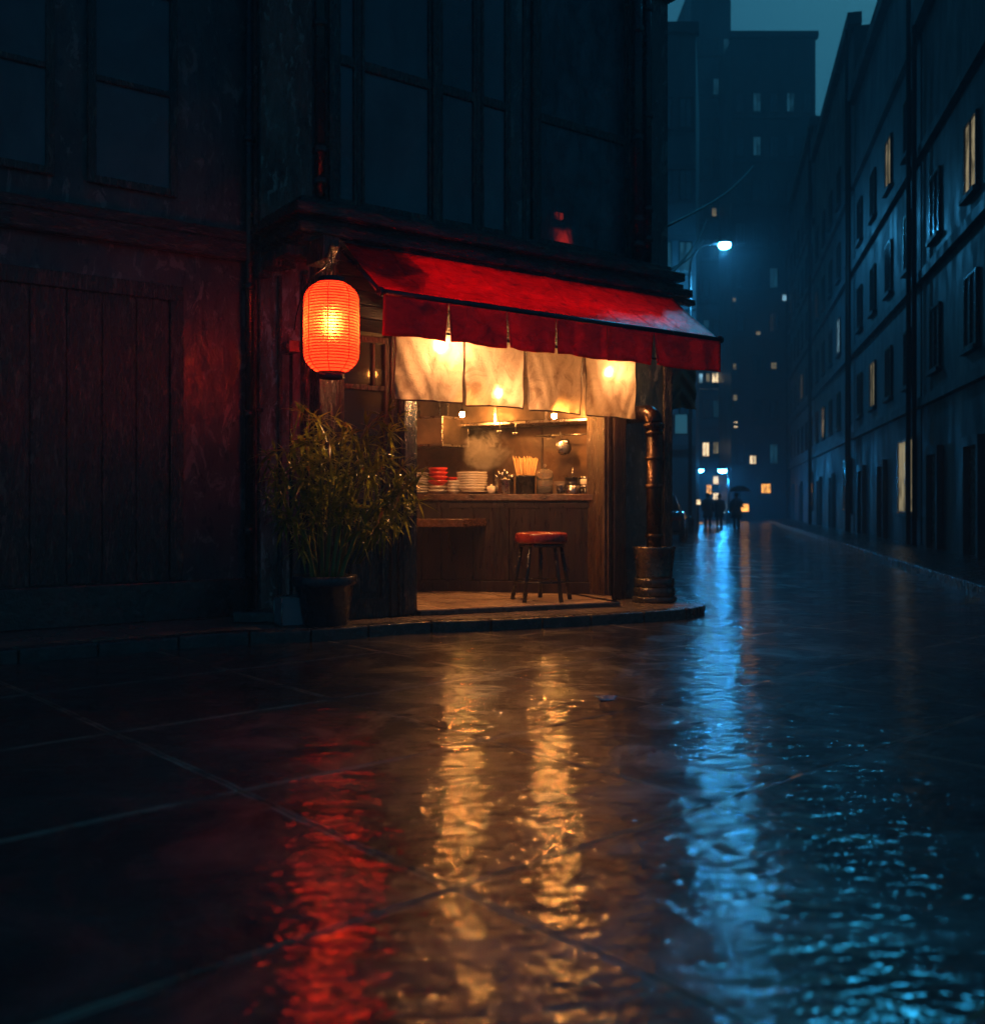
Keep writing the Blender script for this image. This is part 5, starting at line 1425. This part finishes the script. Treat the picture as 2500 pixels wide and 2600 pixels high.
# ------------------------------------------------------------------ pedestrians
def person(px, t, h, label, umbrella=False, stride=0.16):
    base = at_t(px, HY, t); base = Vector((base.x, base.y, 0))
    o = thing('person', base, label, 'person', 'people walking up the wet street')
    s_ = h/1.72
    def P(x, y, z): return base + (rgt*x + fwd*y + Vector((0, 0, z)))*s_
    def skin(name, verts, edges_, rad, mat, sub=2):
        me = bpy.data.meshes.new(name); me.from_pydata([tuple(v - base) for v in verts], edges_, [])
        ob = bpy.data.objects.new(name, me); COL.objects.link(ob); ob.parent = o
        md = ob.modifiers.new('skin', 'SKIN'); md.use_smooth_shade = True
        for v, r_ in zip(me.skin_vertices[0].data, rad): v.radius = (r_[0]*s_, r_[1]*s_)
        me.skin_vertices[0].data[0].use_root = True
        ob.modifiers.new('sub', 'SUBSURF').levels = sub; ob.modifiers['sub'].render_levels = sub
        me.materials.append(mat); return ob
    hand = P(0.25, -0.02, 0.80) if not umbrella else P(0.16, 0.20, 1.12)
    elb = P(0.27, -0.06, 1.08) if not umbrella else P(0.26, 0.0, 1.06)
    V = [P(0, 0, 0.92), P(0, 0, 1.15), P(0, 0, 1.38), P(0, 0, 1.48), P(0, 0.01, 1.56), P(0, 0.015, 1.66),
         P(0.10, 0, 0.86), P(0.10, stride*0.4, 0.48), P(0.10, stride, 0.07), P(0.10, stride+0.14, 0.03),
         P(-0.10, 0, 0.86), P(-0.10, -stride*0.1, 0.48), P(-0.10, -stride, 0.09), P(-0.10, -stride+0.14, 0.03),
         P(0.19, 0, 1.37), elb, hand, P(-0.19, 0, 1.37), P(-0.27, 0.03, 1.08), P(-0.25, 0.10, 0.82)]
    E_ = [(0, 1), (1, 2), (2, 3), (3, 4), (4, 5), (0, 6), (6, 7), (7, 8), (8, 9), (0, 10), (10, 11), (11, 12), (12, 13), (2, 14), (14, 15), (15, 16), (2, 17), (17, 18), (18, 19)]
    rd_ = [(.155, .11), (.15, .11), (.16, .11), (.055, .055), (.075, .085), (.085, .095), (.085, .085), (.062, .062), (.045, .045), (.045, .03), (.085, .085), (.062, .062), (.045, .045), (.045, .03), (.07, .07), (.048, .048), (.038, .038), (.07, .07), (.048, .048), (.038, .038)]
    skin('body', V, E_, rd_, M['skin'])
    # coat: a shell from shoulders to knees
    cb = MB()
    ring = [(0.10, 0.09, 1.47), (0.235, 0.135, 1.40), (0.225, 0.15, 1.2), (0.21, 0.145, 1.0), (0.235, 0.165, 0.75), (0.25, 0.19, 0.52)]
    rs = [[cb.bm.verts.new(P(a*math.cos(2*PI*k/20), b_*math.sin(2*PI*k/20), z + 0.006*math.sin(k*3))) for k in range(20)] for a, b_, z in ring]
    for a, b_ in zip(rs, rs[1:]):
        for k in range(20): cb.bm.faces.new((a[k], a[(k+1) % 20], b_[(k+1) % 20], b_[k])).smooth = True
    cb.build('coat', M['cloth_coat'], o, solid=0.012)
    for sx, e_, hd_ in ((1, elb, hand), (-1, V[18], V[19])):
        MB().tube([P(sx*0.19, 0, 1.385), e_, e_.lerp(hd_, 0.88)], [0.078*s_, 0.062*s_, 0.052*s_], 12).build('sleeve', M['cloth_coat'], o)
    for sx, i in ((1, 6), (-1, 10)):
        MB().tube([V[i], V[i+1], V[i+2]], [0.10*s_, 0.078*s_, 0.068*s_], 12).build('trouser_leg', M['cloth_coat'], o)
        MB().tube([V[i+2] - fwd*0.05 - Vector((0, 0, 0.04)), V[i+3] + fwd*0.06], [0.055*s_, 0.04*s_], 10).build('shoe', M['rubber'], o)
    hb = MB(); hb.lathe([(0.0, 0.115), (0.06, 0.10), (0.098, 0.04), (0.102, -0.02), (0.09, -0.07)], P(0, -0.012, 1.645), 18); hb.build('hair', M['hair'], o)
    return o, P, hand
person(1354, 48, 1.66, 'person in a long dark coat walking away, left of the group')
person(1376, 50, 1.62, 'person in a dark coat in the middle of the walking group')
po_, P_, hand_ = person(1409, 46, 1.66, 'person in a dark coat at the right, carrying an open umbrella', True)
um = thing('umbrella', hand_, 'open black umbrella held by the person at the right', 'umbrella')
MB().tube([hand_ - Vector((0, 0, 0.12)), hand_ + Vector((0, 0, 0.92))], 0.012, 8).build('shaft', M['metal_black'], um)
ctop = hand_ + Vector((0, 0, 0.92))
ub = MB(); ub.lathe([(0.0, 0.02), (0.15, 0.0), (0.32, -0.07), (0.45, -0.18), (0.50, -0.26)], ctop, 16); ub.build('canopy', M['umbrella'], um, solid=0.004)

# ------------------------------------------------------------------ night haze over the whole place
def haze_mat():
    m, n, out = nodes_of('haze')
    v = n.nodes.new('ShaderNodeVolumePrincipled')
    v.inputs['Color'].default_value = (0.75, 0.9, 1.0, 1)
    v.inputs['Density'].default_value = 0.006
    n.links.new(v.outputs[0], out.inputs['Volume'])
    return m
hzb = MB(); hzb.box((-60, -45, -1), (115, 110, 46))
tag(hzb.build('haze', haze_mat()), 'thin blue night haze filling the wet street', 'haze', None, 'stuff')
